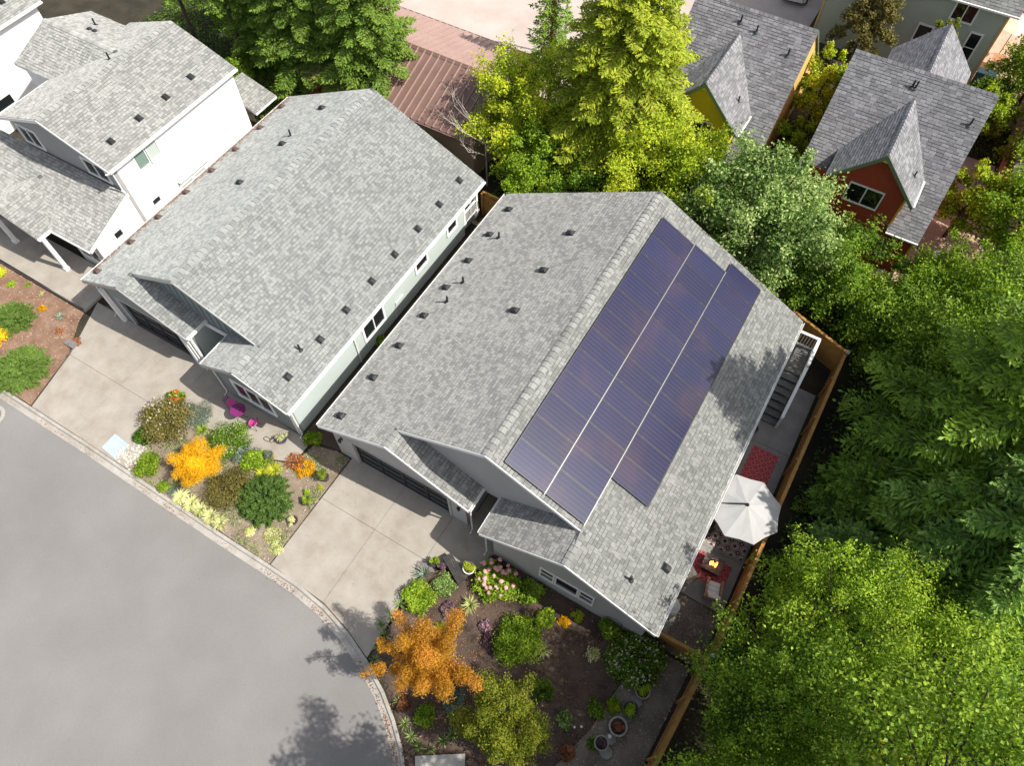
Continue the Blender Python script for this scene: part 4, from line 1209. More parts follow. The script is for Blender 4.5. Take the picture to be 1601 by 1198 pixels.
    window(t, 'x', yf, *win, -1, cols=2, tw=.07, trim='trim_white')
    # lap siding: thin shadow-making boards on the front
    m = MB(); z = .3
    while z < zd - .5:
        l = w0 if z < ze else dm - (zd - .25 - z) / 1.03; r = (w1 if z < E - .15 else (dx1 - .42 if z < ze + .1 else dm + (zd - .25 - z) / 1.03))
        if l < r:
            m.hull8([(l, yf - .012, z), (r, yf - .012, z), (r, yf - .001, z), (l, yf - .001, z), (l, yf - .003, z + .15), (r, yf - .003, z + .15), (r, yf - .001, z + .15), (l, yf - .001, z + .15)])
        z += .16
    o = put('siding_boards', m, wallm, t, kind='stuff')
    return t, rf
RED, redroof = steep_house('red_house', 'dark red house with a steep slate grey roof and a gabled dormer', -1.75, 5.3, 31.75, -.3, 4.1, 'wall_red', 'wall_red', 'trim_green', (1.0, 2.62, 3.45, 4.5), 41,
    [(4.73, 36.2), (1.51, 36.8), (1.67, 36.8)], (-.2, 4.2))
YEL, yelroof = steep_house('yellow_house', 'mustard yellow house with a steep grey roof behind the tall cedar', -10.6, -3.85, 32.3, -9.9, -5.2, 'wall_yellow', 'wall_gold', 'trim_green', (-7.7, -6.75, 3.5, 4.4), 42,
    [(-6.81, 37.24), (-7.8, 37.41), (-4.78, 36.79)], None)
vents(redroof, [(3.5, 33.1)], (4.1, 0, 4.6), -1.03, 0, name='vent_pipe', scale=.8)
vents(yelroof, [(-6.0, 33.9)], (-5.2, 0, 4.45), -1.03, 0, name='vent_pipe', scale=.8)
m = MB(); m.box(-12, -4.6, 43.6, 45.3, 2.7, 2.85); put('rear_porch_roof', m, 'concrete_kerb', YEL)
for x in (-11.5, -8.2, -5.0):
    m = MB(); m.box(x - .08, x + .08, 45.0, 45.16, 0, 2.7); put('porch_post', m, 'wall_gold', YEL)

# ------------------------------------------------------------------ green house at the top
GR = thing('green_house', 'two storey pale green house with lap siding at the top of the picture', 'house', (-5, 56, 0))
wall(GR, [(-5.45, 49.5, 0), (4.95, 49.5, 0), (4.95, 49.5, 5.4), (-5.45, 49.5, 5.4)], (0, .2, 0), 'wall_green')
wall(GR, [(4.95, 49.7, 0), (4.95, 57, 0), (4.95, 57, 5.4), (4.95, 53.3, 8), (4.95, 49.7, 5.4)], (-.2, 0, 0), 'wall_gold')
wall(GR, [(-5.45, 49.7, 0), (-5.45, 57, 0), (-5.45, 57, 5.4), (-5.45, 53.3, 8), (-5.45, 49.7, 5.4)], (.2, 0, 0), 'wall_green')
m = MB(); z = .25
while z < 5.3:
    m.hull8([(-5.44, 49.482, z), (4.94, 49.482, z), (4.94, 49.499, z), (-5.44, 49.499, z), (-5.44, 49.496, z + .17), (4.94, 49.496, z + .17), (4.94, 49.499, z + .17), (-5.44, 49.499, z + .17)])
    z += .18
put('siding_boards', m, 'wall_green', GR, kind='stuff')
R = Roof(51, edge='trim_white', thick=.13)
R.plane([(-5.9, 49.05, 5.35), (5.4, 49.05, 5.35), (5.4, 53.3, 8.2), (-5.9, 53.3, 8.2)], (1, 0, 0), exposure=.18, wr=(.25, .45))
R.plane([(-5.9, 57.5, 5.35), (5.4, 57.5, 5.35), (5.4, 53.3, 8.2), (-5.9, 53.3, 8.2)], (1, 0, 0), exposure=.3, wr=(.4, .8))
R.build(GR, 'shingle_light')
g = MB(); g.box(-5.9, 5.4, 48.94, 49.04, 5.22, 5.32); put('gutter', g, 'gutter_white', GR)
g = MB(); g.box(4.85, 4.98, 49.44, 49.48, 0, 5.3); put('corner_board', g, 'wall_gold', GR)
g = MB(); g.box(-5.47, -5.36, 49.44, 49.48, 0, 5.3); put('corner_board', g, 'wall_gold', GR)
window(GR, 'x', 49.48, 2.0, 3.2, 4.0, 5.05, -1, cols=2)
window(GR, 'x', 49.48, 3.55, 4.15, 1.7, 3.5, -1, rows=2)
window(GR, 'x', 49.48, .6, 1.4, 2.1, 3.1, -1)
window(GR, 'x', 49.48, -3.4, -2.9, 2.4, 3.5, -1)

# ------------------------------------------------------------------ brown metal-roofed building
MT = thing('metal_roof_building', 'low tan building under a brown standing seam metal roof', 'building', (-24, 34, 0))
x0, x1 = -30.5, -17.8; bf, br, bk = 26.1, 30.1, 34.5; E = 3.0; zr = 4.35
mf = MB(); mf.thick([(x0, bf, E), (x1, bf, E), (x1, br, zr), (x0, br, zr)], (0, 0, -.1)); put('roof_slope', mf, 'metal_roof_brown', MT)
mf = MB(); mf.thick([(x0, bk, E), (x1, bk, E), (x1, br, zr), (x0, br, zr)], (0, 0, -.1)); mk = put('roof_slope', mf, 'metal_roof_pink', MT, label='paler pinkish rear slope')
def seam_mesh(y0, y1, mat):
    m = MB(); m.bar((0, y0 - br, E - zr + .045), (0, y1 - br, .045), .05, .09); return m.mesh('roof_seam', [mat])
sa = seam_mesh(bf, br, 'metal_seam'); sb = seam_mesh(bk, br, 'metal_roof_pink')
for k in range(26):
    x = x0 + .1 + k * .495
    share('roof_seam', sa, MT, (x, br, zr)); share('roof_seam', sb, MT, (x, br, zr))
m = MB(); m.thick([(x0, br - .16, zr - .03), (x1, br - .16, zr - .03), (x1, br, zr + .08), (x0, br, zr + .08)], (0, 0, -.04)); m.thick([(x0, br + .16, zr - .03), (x1, br + .16, zr - .03), (x1, br, zr + .081), (x0, br, zr + .081)], (0, 0, -.04)); put('ridge_flashing', m, 'metal_roof_brown', MT)
m = MB(); m.box(x0, x1, bk + .01, bk + .1, E - .1, E - .02); put('gutter', m, 'trim_dark', MT)
m = MB(); m.box(x0, x1, bf - .1, bf - .01, E - .1, E - .02); put('gutter', m, 'metal_roof_brown', MT)
wall(MT, [(x0 + .3, bf + .35, 0), (x1 - .3, bf + .35, 0), (x1 - .3, bf + .35, E - .02), (x0 + .3, bf + .35, E - .02)], (0, .2, 0), 'wall_tan')
wall(MT, [(x1 - .3, bf + .55, 0), (x1 - .3, bk - .3, 0), (x1 - .3, bk - .3, E - .1), (x1 - .3, br, zr - .15), (x1 - .3, bf + .55, E)], (-.2, 0, 0), 'wall_tan')
wall(MT, [(x0 + .3, bk - .3, 0), (x1 - .5, bk - .3, 0), (x1 - .5, bk - .3, E - .1), (x0 + .3, bk - .3, E - .1)], (0, -.2, 0), 'wall_tan')
vents(mk, [(-26.6, 31.3)], (0, bk, E), 0, -(zr - E) / (bk - br), name='vent_pipe')

# ------------------------------------------------------------------ salmon house at the right edge
SL = thing('salmon_house', 'salmon pink house with a brown roof at the right edge of the picture', 'house', (12, 46, 0))
wall(SL, [(8.4, 38.0, 0), (8.4, 49, 0), (8.4, 49, 3.6), (8.4, 38.0, 3.6)], (.2, 0, 0), 'wall_salmon')
wall(SL, [(8.6, 38.0, 0), (15, 38.0, 0), (15, 38.0, 3.6), (8.6, 38.0, 3.6)], (0, .2, 0), 'wall_salmon')
R = Roof(61, edge='trim_green')
R.plane([(8.1, 37.7, 3.6), (8.1, 49.2, 3.6), (12, 49.2, 5.6), (12, 37.7, 5.6)], (0, 1, 0), exposure=.2, wr=(.3, .5))
R.plane([(16, 37.7, 3.6), (16, 49.2, 3.6), (12, 49.2, 5.6), (12, 37.7, 5.6)], (0, 1, 0), exposure=.3, wr=(.4, .7))
R.build(SL, 'shingle_slate')
window(SL, 'y', 8.4, 43.0, 44.2, 1.2, 2.4, -1)

# ------------------------------------------------------------------ fences
def fence(name, label, p, q, h=1.8, side=1, mat='fence_wood', n_board=None, posts=2.4):
    t = thing(name, label, 'fence', (p[0], p[1], 0))
    P = Vector((p[0], p[1], 0)); Q = Vector((q[0], q[1], 0)); L = (Q - P).length; d = (Q - P).normalized(); ang = math.atan2(d.y, d.x)
    b = MB(); b.box(0, .137, -.012, .012, .05, h); bm = b.mesh('board', [mat]); b = MB(); b.box(0, .137, -.012, .012, .05, h - .015); bm2 = b.mesh('board', ['fence_dark' if mat == 'fence_dark' else mat])
    k = 0; x = 0
    while x < L - .1:
        o = share('board', bm if k % 3 else bm2, t, P + d * x + Vector((-d.y, d.x, 0)) * .004 * (k % 2), (0, 0, ang)); x += .142; k += 1
    m = MB()
    nn = Vector((-d.y, d.x, 0)) * side
    for z in (.3, h - .25):
        m2 = MB(); m2.bar(P + nn * .05 + Vector((0, 0, z)), Q + nn * .05 + Vector((0, 0, z)), .04, .09); put('rail', m2, mat, t)
    m2 = MB(); m2.bar(P + Vector((0, 0, h + .02)), Q + Vector((0, 0, h + .02)), .14, .035); put('cap_rail', m2, mat, t)
    x = 0
    while x <= L + .01:
        c = P + d * min(x, L) + nn * .11
        m2 = MB(); m2.box(c.x - .045, c.x + .045, c.y - .045, c.y + .045, 0, h - .02); put('post', m2, mat, t); x += posts
    return t
fence('board_fence', 'long orange brown board fence along the patio and the trees', (4.14, 8.05), (4.26, 24.0))
fence('lower_fence', 'continuation of the board fence beside the gravel path', (3.62, 1.5), (4.0, 8.0))
fence('rear_fence', 'brown board fence closing the yard behind the back steps', (1.3, 25.2), (4.3, 24.15), mat='fence_wood', side=1)
fence('cross_fence', 'short board fence joining the house corner to the long fence', (1.5, 8.05), (4.1, 8.1), h=1.15, mat='fence_wood', side=1)
fence('back_fence', 'weathered brown board fence under the firs behind the sage house', (-30.2, 26.2), (-19.8, 25.9), h=1.9, mat='fence_dark', side=1)
fence('passage_fence', 'narrow wooden gate at the back of the passage between the two houses', (-16.2, 24.4), (-14.2, 24.4), h=1.7, side=-1)
for (x, y) in ((4.3, 24.05), (4.06, 8.1)):
    t = thing('fence_post', 'wooden corner post at the top end of the long fence' if y > 20 else 'wooden corner post where the short fence meets the long fence', 'post', (x, y, 0))
    m = MB(); m.box(x - .075, x + .075, y - .075, y + .075, 0, 2.0); put('post_shaft', m, 'fence_wood', t)
    m = MB(); m.hull8([(x - .1, y - .1, 2.0), (x + .1, y - .1, 2.0), (x + .1, y + .1, 2.0), (x - .1, y + .1, 2.0), (x - .03, y - .03, 2.1), (x + .03, y - .03, 2.1), (x + .03, y + .03, 2.1), (x - .03, y + .03, 2.1)]); put('post_cap', m, 'stone_pale', t)
t = thing('retaining_edge', 'dark timber edging between the raised path and the bark bed', 'edging', (-38, 7.95, 0))
for k in range(5):
    m = MB(); m.box(-45.5 + k * 3.0, -42.52 + k * 3.0, 7.9, 7.99, 0, .17); put('timber', m, 'black_wood', t)

# ------------------------------------------------------------------ deck, steps and railing behind the solar house
DK = thing('back_deck', 'grey back deck with a flight of steps and white railings', 'deck', (1.5, 24.2, 0))
HD = 1.05
for k in range(12):
    y = 22.35 + k * .142
    m = MB(); m.box(1.5, 2.95, y, y + .134, HD - .03, HD); put('deck_board', m, 'deck_grey', DK)
m = MB(); m.box(1.5, 2.95, 22.33, 24.05, HD - .25, HD - .04); put('deck_frame', m, 'deck_grey', DK)
nst = 7
for k in range(nst):
    z = HD - (k + 1) * HD / (nst + 1); y1 = 22.32 - k * .36
    m = MB(); m.box(1.62, 2.88, y1 - .39, y1, z - .035, z); put('step', m, 'deck_grey', DK)
for x in (1.56, 2.92):
    m = MB(); m.bar((x, 22.3, HD - .2), (x, 22.3 - nst * .36, .05), .05, .22); put('stringer', m, 'deck_grey', DK)
for (x, y, z, h) in ((2.92, 24.0, HD, 1.05), (2.92, 22.3, HD, 1.05), (1.55, 24.0, HD, 1.05), (2.92, 19.75, .05, 1.0)):
    m = MB(); m.box(x - .05, x + .05, y - .05, y + .05, z - .0, z + h); put('railing_post', m, 'trim_white', DK)
railing(DK, (1.6, 24.0), (2.87, 24.0), 9, HD, 1.0, w=.14)
railing(DK, (2.92, 22.36), (2.92, 23.95), 11, HD, 1.0, w=.14)
railing(DK, (2.92, 19.75), (2.92, 22.25), 17, .12, .93, slope=.93, w=.14)

# ------------------------------------------------------------------ patio furniture
def rug(label, x0, x1, y0, y1, mat, z=.055):
    m = MB(); cx, cy = (x0 + x1) / 2, (y0 + y1) / 2; m.box(-(x1 - x0) / 2, (x1 - x0) / 2, -(y1 - y0) / 2, (y1 - y0) / 2, 0, .012)
    o = put('rug', m, mat, None, local=True); o.location = (cx, cy, z); tag(o, label, 'rug', 'rugs on the patio'); return o
rug('red patterned rug on the concrete between the steps and the umbrella', 2.36, 3.6, 16.55, 18.35, 'rug_red')
rug('black and cream diamond rug partly under the umbrella', 2.0, 3.9, 12.85, 15.6, 'rug_mono')
rug('red rug under the square fire table', 1.95, 3.68, 11.2, 12.38, 'rug_red')

UM = thing('umbrella', 'large pale grey cantilever umbrella over the patio', 'umbrella', (1.95, 13.6, 0))
cx, cy, zt_, zb_ = 2.90, 13.95, 2.92, 2.5; R8 = 1.52
rim = [(cx + R8 * math.cos(rad(22.5 + 12 + 45 * k)), cy + R8 * math.sin(rad(22.5 + 12 + 45 * k)), zb_) for k in range(8)]
for k in range(8):
    a = Vector(rim[k]); b = Vector(rim[(k + 1) % 8]); top = Vector((cx, cy, zt_))
    m = MB(); e1 = a.lerp(b, .5) + (top - a.lerp(b, .5)) * .03
    ma = a.lerp(top, .5); mb2 = b.lerp(top, .5); mm = ma.lerp(mb2, .5) - Vector((0, 0, .025))
    m.face([a, e1, mm, ma]); m.face([e1, b, mb2, mm]); m.face([ma, mm, top]); m.face([mm, mb2, top])
    m.face([a, e1, e1 - Vector((0, 0, .1)), a - Vector((0, 0, .1))]); m.face([e1, b, b - Vector((0, 0, .1)), e1 - Vector((0, 0, .1))])
    put('canopy_panel', m, 'canopy_grey', UM)
    m = MB(); m.bar(a - Vector((0, 0, .02)), top - Vector((0, 0, .05)), .02, .025); put('rib', m, 'metal_black', UM)
m = MB(); m.lathe((cx, cy, zt_ - .02), [(.07, 0), (.07, .05), (.03, .1)], 12); put('hub', m, 'metal_black', UM)
m = MB(); m.tube([(1.98, 13.62, .1), (1.98, 13.62, 2.3), (1.98, 13.64, 2.6)], .04, 10); put('pole', m, 'metal_black', UM)
m = MB(); m.bar((1.98, 13.63, 2.6), (cx, cy, zt_ + .12), .05, .06); m.bar((cx, cy, zt_ + .13), (cx, cy, zt_), .04, .04); put('arm', m, 'metal_black', UM)
m = MB(); m.box(1.65, 2.3, 13.3, 13.95, .05, .13); put('base', m, 'pot_dark', UM)

TB = thing('patio_table', 'dark round table in the shade of the umbrella', 'table', (2.9, 14.2, .07))
m = MB(); m.lathe((2.9, 14.2, .07), [(.5, .68), (.52, .7), (.5, .72), (.01, .725)], 24); m.lathe((2.9, 14.2, .07), [(.5, .68), (.01, .68)], 24); put('table_top', m, 'black_wood', TB)
m = MB(); m.tube([(2.9, 14.2, .1), (2.9, 14.2, .76)], .05, 10); m.lathe((2.9, 14.2, .07), [(.28, 0), (.26, .03), (.05, .07)], 16); put('pedestal', m, 'metal_black', TB)

def armchair(x, y, rz, label, z0=.05, seat='cushion_white', frame='wood_teak', sc=1.0):
    t = thing('patio_chair', label, 'chair', (x, y, z0), rz, 'chairs on the patio')
    t.scale = (sc,) * 3
    for sx in (-.3, .3):
        m = MB(); m.bar((sx, .32, 0), (sx, .28, .52), .05); m.bar((sx, -.42, 0), (sx, -.34, .5), .05); put('leg', m, frame, t, local=True)
        m = MB(); m.hull8([(sx - .05, -.5, .5), (sx + .05, -.5, .5), (sx + .05, .38, .54), (sx - .05, .38, .54), (sx - .05, -.5, .54), (sx + .05, -.5, .54), (sx + .05, .38, .58), (sx - .05, .38, .58)]); put('armrest', m, frame, t, local=True)
    for k in range(4):
        m = MB(); m.bar((-.27, -.3 + k * .18, .3 + k * .012), (.27, -.3 + k * .18, .3 + k * .012), .09, .02); put('slat', m, frame, t, local=True)
    m = MB()
    for k in range(3):
        y0 = -.3 + k * .2; m.hull8([(-.25, y0, .32), (.25, y0, .32), (.25, y0 + .195, .33), (-.25, y0 + .195, .33), (-.24, y0 + .01, .42), (.24, y0 + .01, .42), (.24, y0 + .185, .43), (-.24, y0 + .185, .43)])
    put('seat_cushion', m, seat, t, local=True)
    m = MB()
    for k in range(3):
        a = .36 + k * .2; yy = -.3 - k * .085
        m.hull8([(-.24, yy - .02, a), (.24, yy - .02, a), (.24, yy - .10, a + .19), (-.24, yy - .10, a + .19), (-.23, yy + .09, a + .04), (.23, yy + .09, a + .04), (.23, yy + .0, a + .22), (-.23, yy + .0, a + .22)])
    put('back_cushion', m, seat, t, local=True)
    m = MB(); m.bar((-.27, -.36, .3), (-.27, -.6, 1.0), .04, .05); m.bar((.27, -.36, .3), (.27, -.6, 1.0), .04, .05); m.bar((-.27, -.6, .98), (.27, -.6, .98), .05); put('back_frame', m, frame, t, local=True)
    return t
armchair(3.28, 11.0, rad(12), 'cushioned wooden armchair facing the fire table from the fence side')
armchair(2.12, 11.1, rad(-38), 'cushioned wooden armchair half under the eave beside the fire table')
armchair(3.05, 15.2, rad(175), 'red cushioned chair at the table under the umbrella', seat='rug_red')

FT = thing('fire_table', 'square dark fire table with open flames on the red rug', 'fire pit', (2.86, 11.95, .07), rad(0))
m = MB(); m.box(-.42, .42, -.36, .36, .34, .4); m.box(-.36, .36, -.3, .3, 0, .34); put('table_body', m, 'pot_dark', FT, local=True)
m = MB(); m.box(-.2, .2, -.16, .16, .4, .412); put('burner_tray', m, 'metal_black', FT, local=True)
rnd = random.Random(4)
for k in range(11):
    x = rnd.uniform(-.15, .15); y = rnd.uniform(-.11, .11); h = rnd.uniform(.12, .3); w = rnd.uniform(.02, .045)
    m = MB(); m.lathe((x, y, .41), [(w * .4, 0), (w, h * .25), (w * .6, h * .55), (.002, h)], 6); put('flame', m, 'flame', FT, local=True)
BR = thing('water_tank', 'white round tank standing in the gravel by the house corner', 'tank', (2.02, 9.3, 0))
m = MB(); m.lathe((2.02, 9.3, .1), [(.33, 0), (.35, .06), (.35, .95), (.30, 1.05), (.16, 1.12), (.16, 1.18), (.01, 1.2)], 24); put('tank_body', m, 'plastic_white', BR, smooth=True)
m = MB(); m.box(1.65, 2.4, 8.93, 9.67, .02, .1); put('tank_base', m, 'stone_grey', BR)
m = MB(); m.box(1.72, 2.35, 8.35, 8.8, .02, .5); o = put('utility_box', m, 'stone_grey'); tag(o, 'grey utility box on the gravel behind the short fence', 'box')
m = MB(); m.lathe((1.95, 19.0, .05), [(.22, 0), (.3, .22), (.31, .3), (.27, .31), (.24, .2)], 16); o = put('planter_tub', m, 'pot_dark'); tag(o, 'black round tub at the foot of the back steps', 'planter')

# ------------------------------------------------------------------ street and drive details
MH = thing('manhole_cover', 'round iron manhole cover at the left edge of the street', 'manhole cover', (-29.75, 1.28, -.1))
m = MB(); m.lathe((-29.75, 1.28, -.1), [(.62, 0), (.62, .012), (.01, .013)], 32); put('collar', m, 'concrete_kerb', MH)
m = MB(); m.lathe((-29.75, 1.28, -.086), [(.46, 0), (.46, .012), (.01, .013)], 32); put('lid', m, 'cover_iron', MH)
m = MB(); m.prism([(-23.85, 2.78), (-22.78, 2.66), (-22.8, 3.52), (-23.82, 3.6)], .035, .05); o = put('utility_cover', m, 'utility_cover'); tag(o, 'square pale blue utility cover set in the driveway corner', 'utility cover')
m = MB(); m.prism([(-7.95, 5.4), (-7.2, 5.75), (-7.35, 6.15), (-8.1, 5.8)], .036, .055); o = put('door_mat', m, 'mat_grey'); tag(o, 'dark grey mat lying at the edge of the driveway', 'mat')
m = MB(); m.box(-29.8, -29.2, 5.95, 6.3, .04, .17); m.box(-29.74, -29.26, 6.01, 6.24, .17, .19); o = put('valve_box', m, 'mat_grey'); tag(o, 'small grey box with a rusty lid in the bark bed', 'box')
m = MB(); m.prism([(-3.95, -.42), (-2.38, .60), (-1.72, -.42), (-3.2, -1.45)], .03, .14); o = put('stone_slab', m, 'stone_pale'); tag(o, 'broad flat pale stone slab beside the kerb at the bottom edge', 'stone')

ST = thing('street_lamp', 'street lamp with a long arm over the pink alley', 'street lamp', (-19.0, 39.2, 0))
m = MB(); m.tube([(-19.0, 39.2, 0), (-19.0, 39.2, 5.6)], [.09, .06], 10); put('pole', m, 'metal_flash', ST)
m = MB(); m.tube([(-19.0, 39.2, 5.5), (-20.0, 38.9, 5.7), (-21.2, 38.5, 5.75)], .035, 8); put('arm', m, 'trim_dark', ST)
m = MB(); m.hull8([(-21.1, 38.38, 5.68), (-21.1, 38.62, 5.68), (-22.0, 38.4, 5.68), (-22.0, 38.1, 5.68), (-21.1, 38.38, 5.8), (-21.1, 38.62, 5.8), (-21.95, 38.38, 5.8), (-21.95, 38.12, 5.8)]); put('lamp_head', m, 'trim_dark', ST)

# parked car in the alley
CR = thing('parked_car', 'white car parked in the alley at the top edge', 'car', (-8.0, 54.6, 0), rad(8))
sec = [(-2.1, .55, .35, .62), (-1.9, .78, .3, .78), (-1.0, .86, .28, .92), (-.35, .87, .28, .95), (1.2, .87, .28, .98), (1.95, .8, .3, .9), (2.15, .6, .4, .7)]
m = MB()
for i in range(len(sec) - 1):
    (y0, w0, a0_, b0_), (y1, w1, a1_, b1_) = sec[i], sec[i + 1]
    m.hull8([(-w0, y0, a0_), (w0, y0, a0_), (w1, y1, a1_), (-w1, y1, a1_), (-w0 * .92, y0, b0_), (w0 * .92, y0, b0_), (w1 * .92, y1, b1_), (-w1 * .92, y1, b1_)])
put('body', m, 'car_white', CR, local=True)
m = MB(); m.hull8([(-.78, -.8, .93), (.78, -.8, .93), (.78, 1.5, .97), (-.78, 1.5, .97), (-.6, -.15, 1.4), (.6, -.15, 1.4), (.6, 1.0, 1.42), (-.6, 1.0, 1.42)]); put('cabin_glass', m, 'glass_dark', CR, local=True)
m = MB(); m.hull8([(-.6, -.13, 1.4), (.6, -.13, 1.4), (.6, .98, 1.42), (-.6, .98, 1.42), (-.56, -.08, 1.45), (.56, -.08, 1.45), (.56, .92, 1.46), (-.56, .92, 1.46)]); put('roof_panel', m, 'car_white', CR, local=True)
for sx in (-1, 1):
    for y in (-1.35, 1.35):
        m = MB(); m.tube([(sx * .7, y, .32), (sx * .88, y, .32)], .32, 16); w = put('wheel', m, 'tyre', CR, local=True)
        m = MB(); m.tube([(sx * .86, y, .32), (sx * .895, y, .32)], .19, 12); put('rim', m, 'metal_flash', w, local=True)
    m = MB(); m.box(sx * .66 - .13, sx * .66 + .13, -2.12, -1.9, .56, .7); put('headlight', m, 'glass_blind', CR, local=True)
UB = thing('far_umbrella', 'peach coloured umbrella on the patio at the top right corner', 'umbrella', (6.1, 54.3, 0))
m = MB(); m.lathe((6.1, 54.3, 0), [(1.25, 2.15), (.6, 2.4), (.02, 2.6)], 8); put('canopy', m, 'canopy_peach', UB)
m = MB(); m.tube([(6.1, 54.3, 0), (6.1, 54.3, 2.6)], .03, 8); put('pole', m, 'wood_teak', UB)
UT = thing('far_table', 'wooden table on the patio below the peach umbrella', 'table', (6.2, 52.6, 0))
m = MB(); m.box(5.7, 6.7, 52.1, 53.1, .7, .75); put('table_top', m, 'wood_teak', UT)
for (x, y) in ((5.8, 52.2), (6.6, 52.2), (5.8, 53), (6.6, 53)):
    m = MB(); m.box(x - .03, x + .03, y - .03, y + .03, 0, .7); put('leg', m, 'wood_teak', UT)
for k, (x, w) in enumerate(((5.35, .5), (5.95, .5))):
    t = thing('recycling_bin', ('nearer', 'farther')[k] + ' of two blue bins beside the green house', 'bin', (x, 50.3, 0), 0, 'blue bins')
    m = MB(); m.hull8([(x - .2, 50.1, 0), (x + .2, 50.1, 0), (x + .2, 50.5, 0), (x - .2, 50.5, 0), (x - .26, 50.04, .95), (x + .26, 50.04, .95), (x + .26, 50.6, .95), (x - .26, 50.6, .95)]); put('bin_body', m, 'plastic_blue', t)
    m = MB(); m.box(x - .28, x + .28, 50.02, 50.64, .95, 1.02); put('lid', m, 'plastic_blue', t)
WH = thing('white_planter', 'tall white round planter on the red house patio', 'planter', (6.9, 33.7, 0))
m = MB(); m.lathe((6.9, 33.7, .02), [(.25, 0), (.34, .3), (.38, .6), (.4, .66), (.36, .68), (.33, .6)], 20); put('pot', m, 'plastic_white', WH, smooth=True)

# purple bistro set in front of the sage house
BT = thing('bistro_table', 'small round purple table by the sage house window', 'table', (-19.3, 7.35, .035))
m = MB(); m.lathe((-19.25, 7.35, .035), [(.36, .69), (.37, .71), (.36, .73), (.01, .732)], 24); m.lathe((-19.25, 7.35, .035), [(.36, .69), (.01, .69)], 24); put('table_top', m, 'plastic_purple', BT)
m = MB()
for k in range(3):
    a = rad(120 * k + 20); m.tube([(-19.25 + .3 * math.cos(a), 7.35 + .3 * math.sin(a), .04), (-19.25, 7.35, .4), (-19.25 + .22 * math.cos(a), 7.35 + .22 * math.sin(a), .72)], .012, 6)
put('leg', m, 'plastic_purple', BT)
m = MB(); m.lathe((-19.2, 7.4, .77), [(.05, 0), (.07, .1), (.05, .11)], 10); o = put('flower_pot', m, 'pot_dark'); tag(o, 'little dark pot on the round purple table', 'pot')
def bistro(x, y, rz, label):
    t = thing('bistro_chair', label, 'chair', (x, y, .035), rz, 'purple chairs by the sage house')
    m = MB(); m.lathe((0, 0, 0), [(.2, .43), (.21, .45), (.2, .46), (.01, .46)], 18); put('seat', m, 'plastic_pink', t, local=True)
    for (a, b) in ((-.15, -.15), (.15, -.15), (-.15, .15), (.15, .15)):
        m = MB(); m.tube([(a * 1.2, b * 1.2, 0), (a, b, .44)], .012, 6); put('leg', m, 'plastic_purple', t, local=True)
    m = MB(); m.tube([(-.17, -.17, .44), (-.17, -.24, .8), (0, -.27, .88), (.17, -.24, .8), (.17, -.17, .44)], .012, 6)
    m.bar((-.16, -.24, .7), (.16, -.24, .7), .03); m.bar((-.165, -.22, .6), (.165, -.22, .6), .03); put('backrest', m, 'plastic_purple', t, local=True)
    return t
bistro(-18.35, 7.25, rad(100), 'purple folding chair on the right of the round purple table')
bistro(-19.95, 7.55, rad(-80), 'purple folding chair tucked left of the round purple table')

# ------------------------------------------------------------------ vegetation
def unit(a):
    return a / np.maximum(np.linalg.norm(a, axis=-1, keepdims=True), 1e-9)

def leaf_quads(rng, P, Nrm, length, width, axis=None, bend=0.0):
    """one four-cornered leaf at each point P facing Nrm"""
    k = len(P)
    Nrm = unit(Nrm)
    t = rng.normal(size=(k, 3)) if axis is None else axis
    t = unit(t - Nrm * (t * Nrm).sum(1, keepdims=True))
    s = np.cross(Nrm, t)
    l = (length * rng.uniform(.7, 1.3, k))[:, None]; w = (width * rng.uniform(.7, 1.25, k))[:, None]
    V = np.stack([P - t * l * .5, P + s * w * .5 + t * l * .06, P + t * l * .5 - Nrm * l * bend, P - s * w * .5 + t * l * .06], 1)
    return V.reshape(-1, 3)

def finish(name, Vs, tint, mats, parent, kind=None, mi=None):
    V = np.concatenate(Vs); n = len(V) // 4
    Q = np.arange(n * 4).reshape(n, 4)
    V = V - np.array(ORG.get(parent.name, (0, 0, 0))) if parent is not None else V
    me = np_mesh(name, V, Q, np.concatenate(tint), mats, mi)
    o = bpy.data.objects.new(name, me); COL.objects.link(o)
    if parent is not None:
        o.parent = parent
    return o

def blob_leaves(rng, C, Rb, n, size, aspect=.6, up=.35, squash=.8, jitter=.9, tmean=.5, shell=.6):
    """leaves spread over the shells of the blobs C (k,3) with radii Rb (k,)"""
    w = Rb ** 2; w = w / w.sum()
    idx = rng.choice(len(C), n, p=w)
    d = unit(rng.normal(size=(n, 3)) + np.array([0, 0, up]))
    r = Rb[idx] * (1 - shell * rng.random(n) ** 1.6) * rng.uniform(.82, 1.16, n)
    P = C[idx] + d * r[:, None] * np.array([1, 1, squash])
    Nn = d * .7 + rng.normal(size=(n, 3)) * jitter * .6 + np.array([0, 0, .45])
    V = leaf_quads(rng, P, Nn, size, size * aspect, bend=.15)
    bt = rng.normal(0, .13, len(C))
    t = tmean + bt[idx] + rng.normal(0, .25, n)
    return V, t

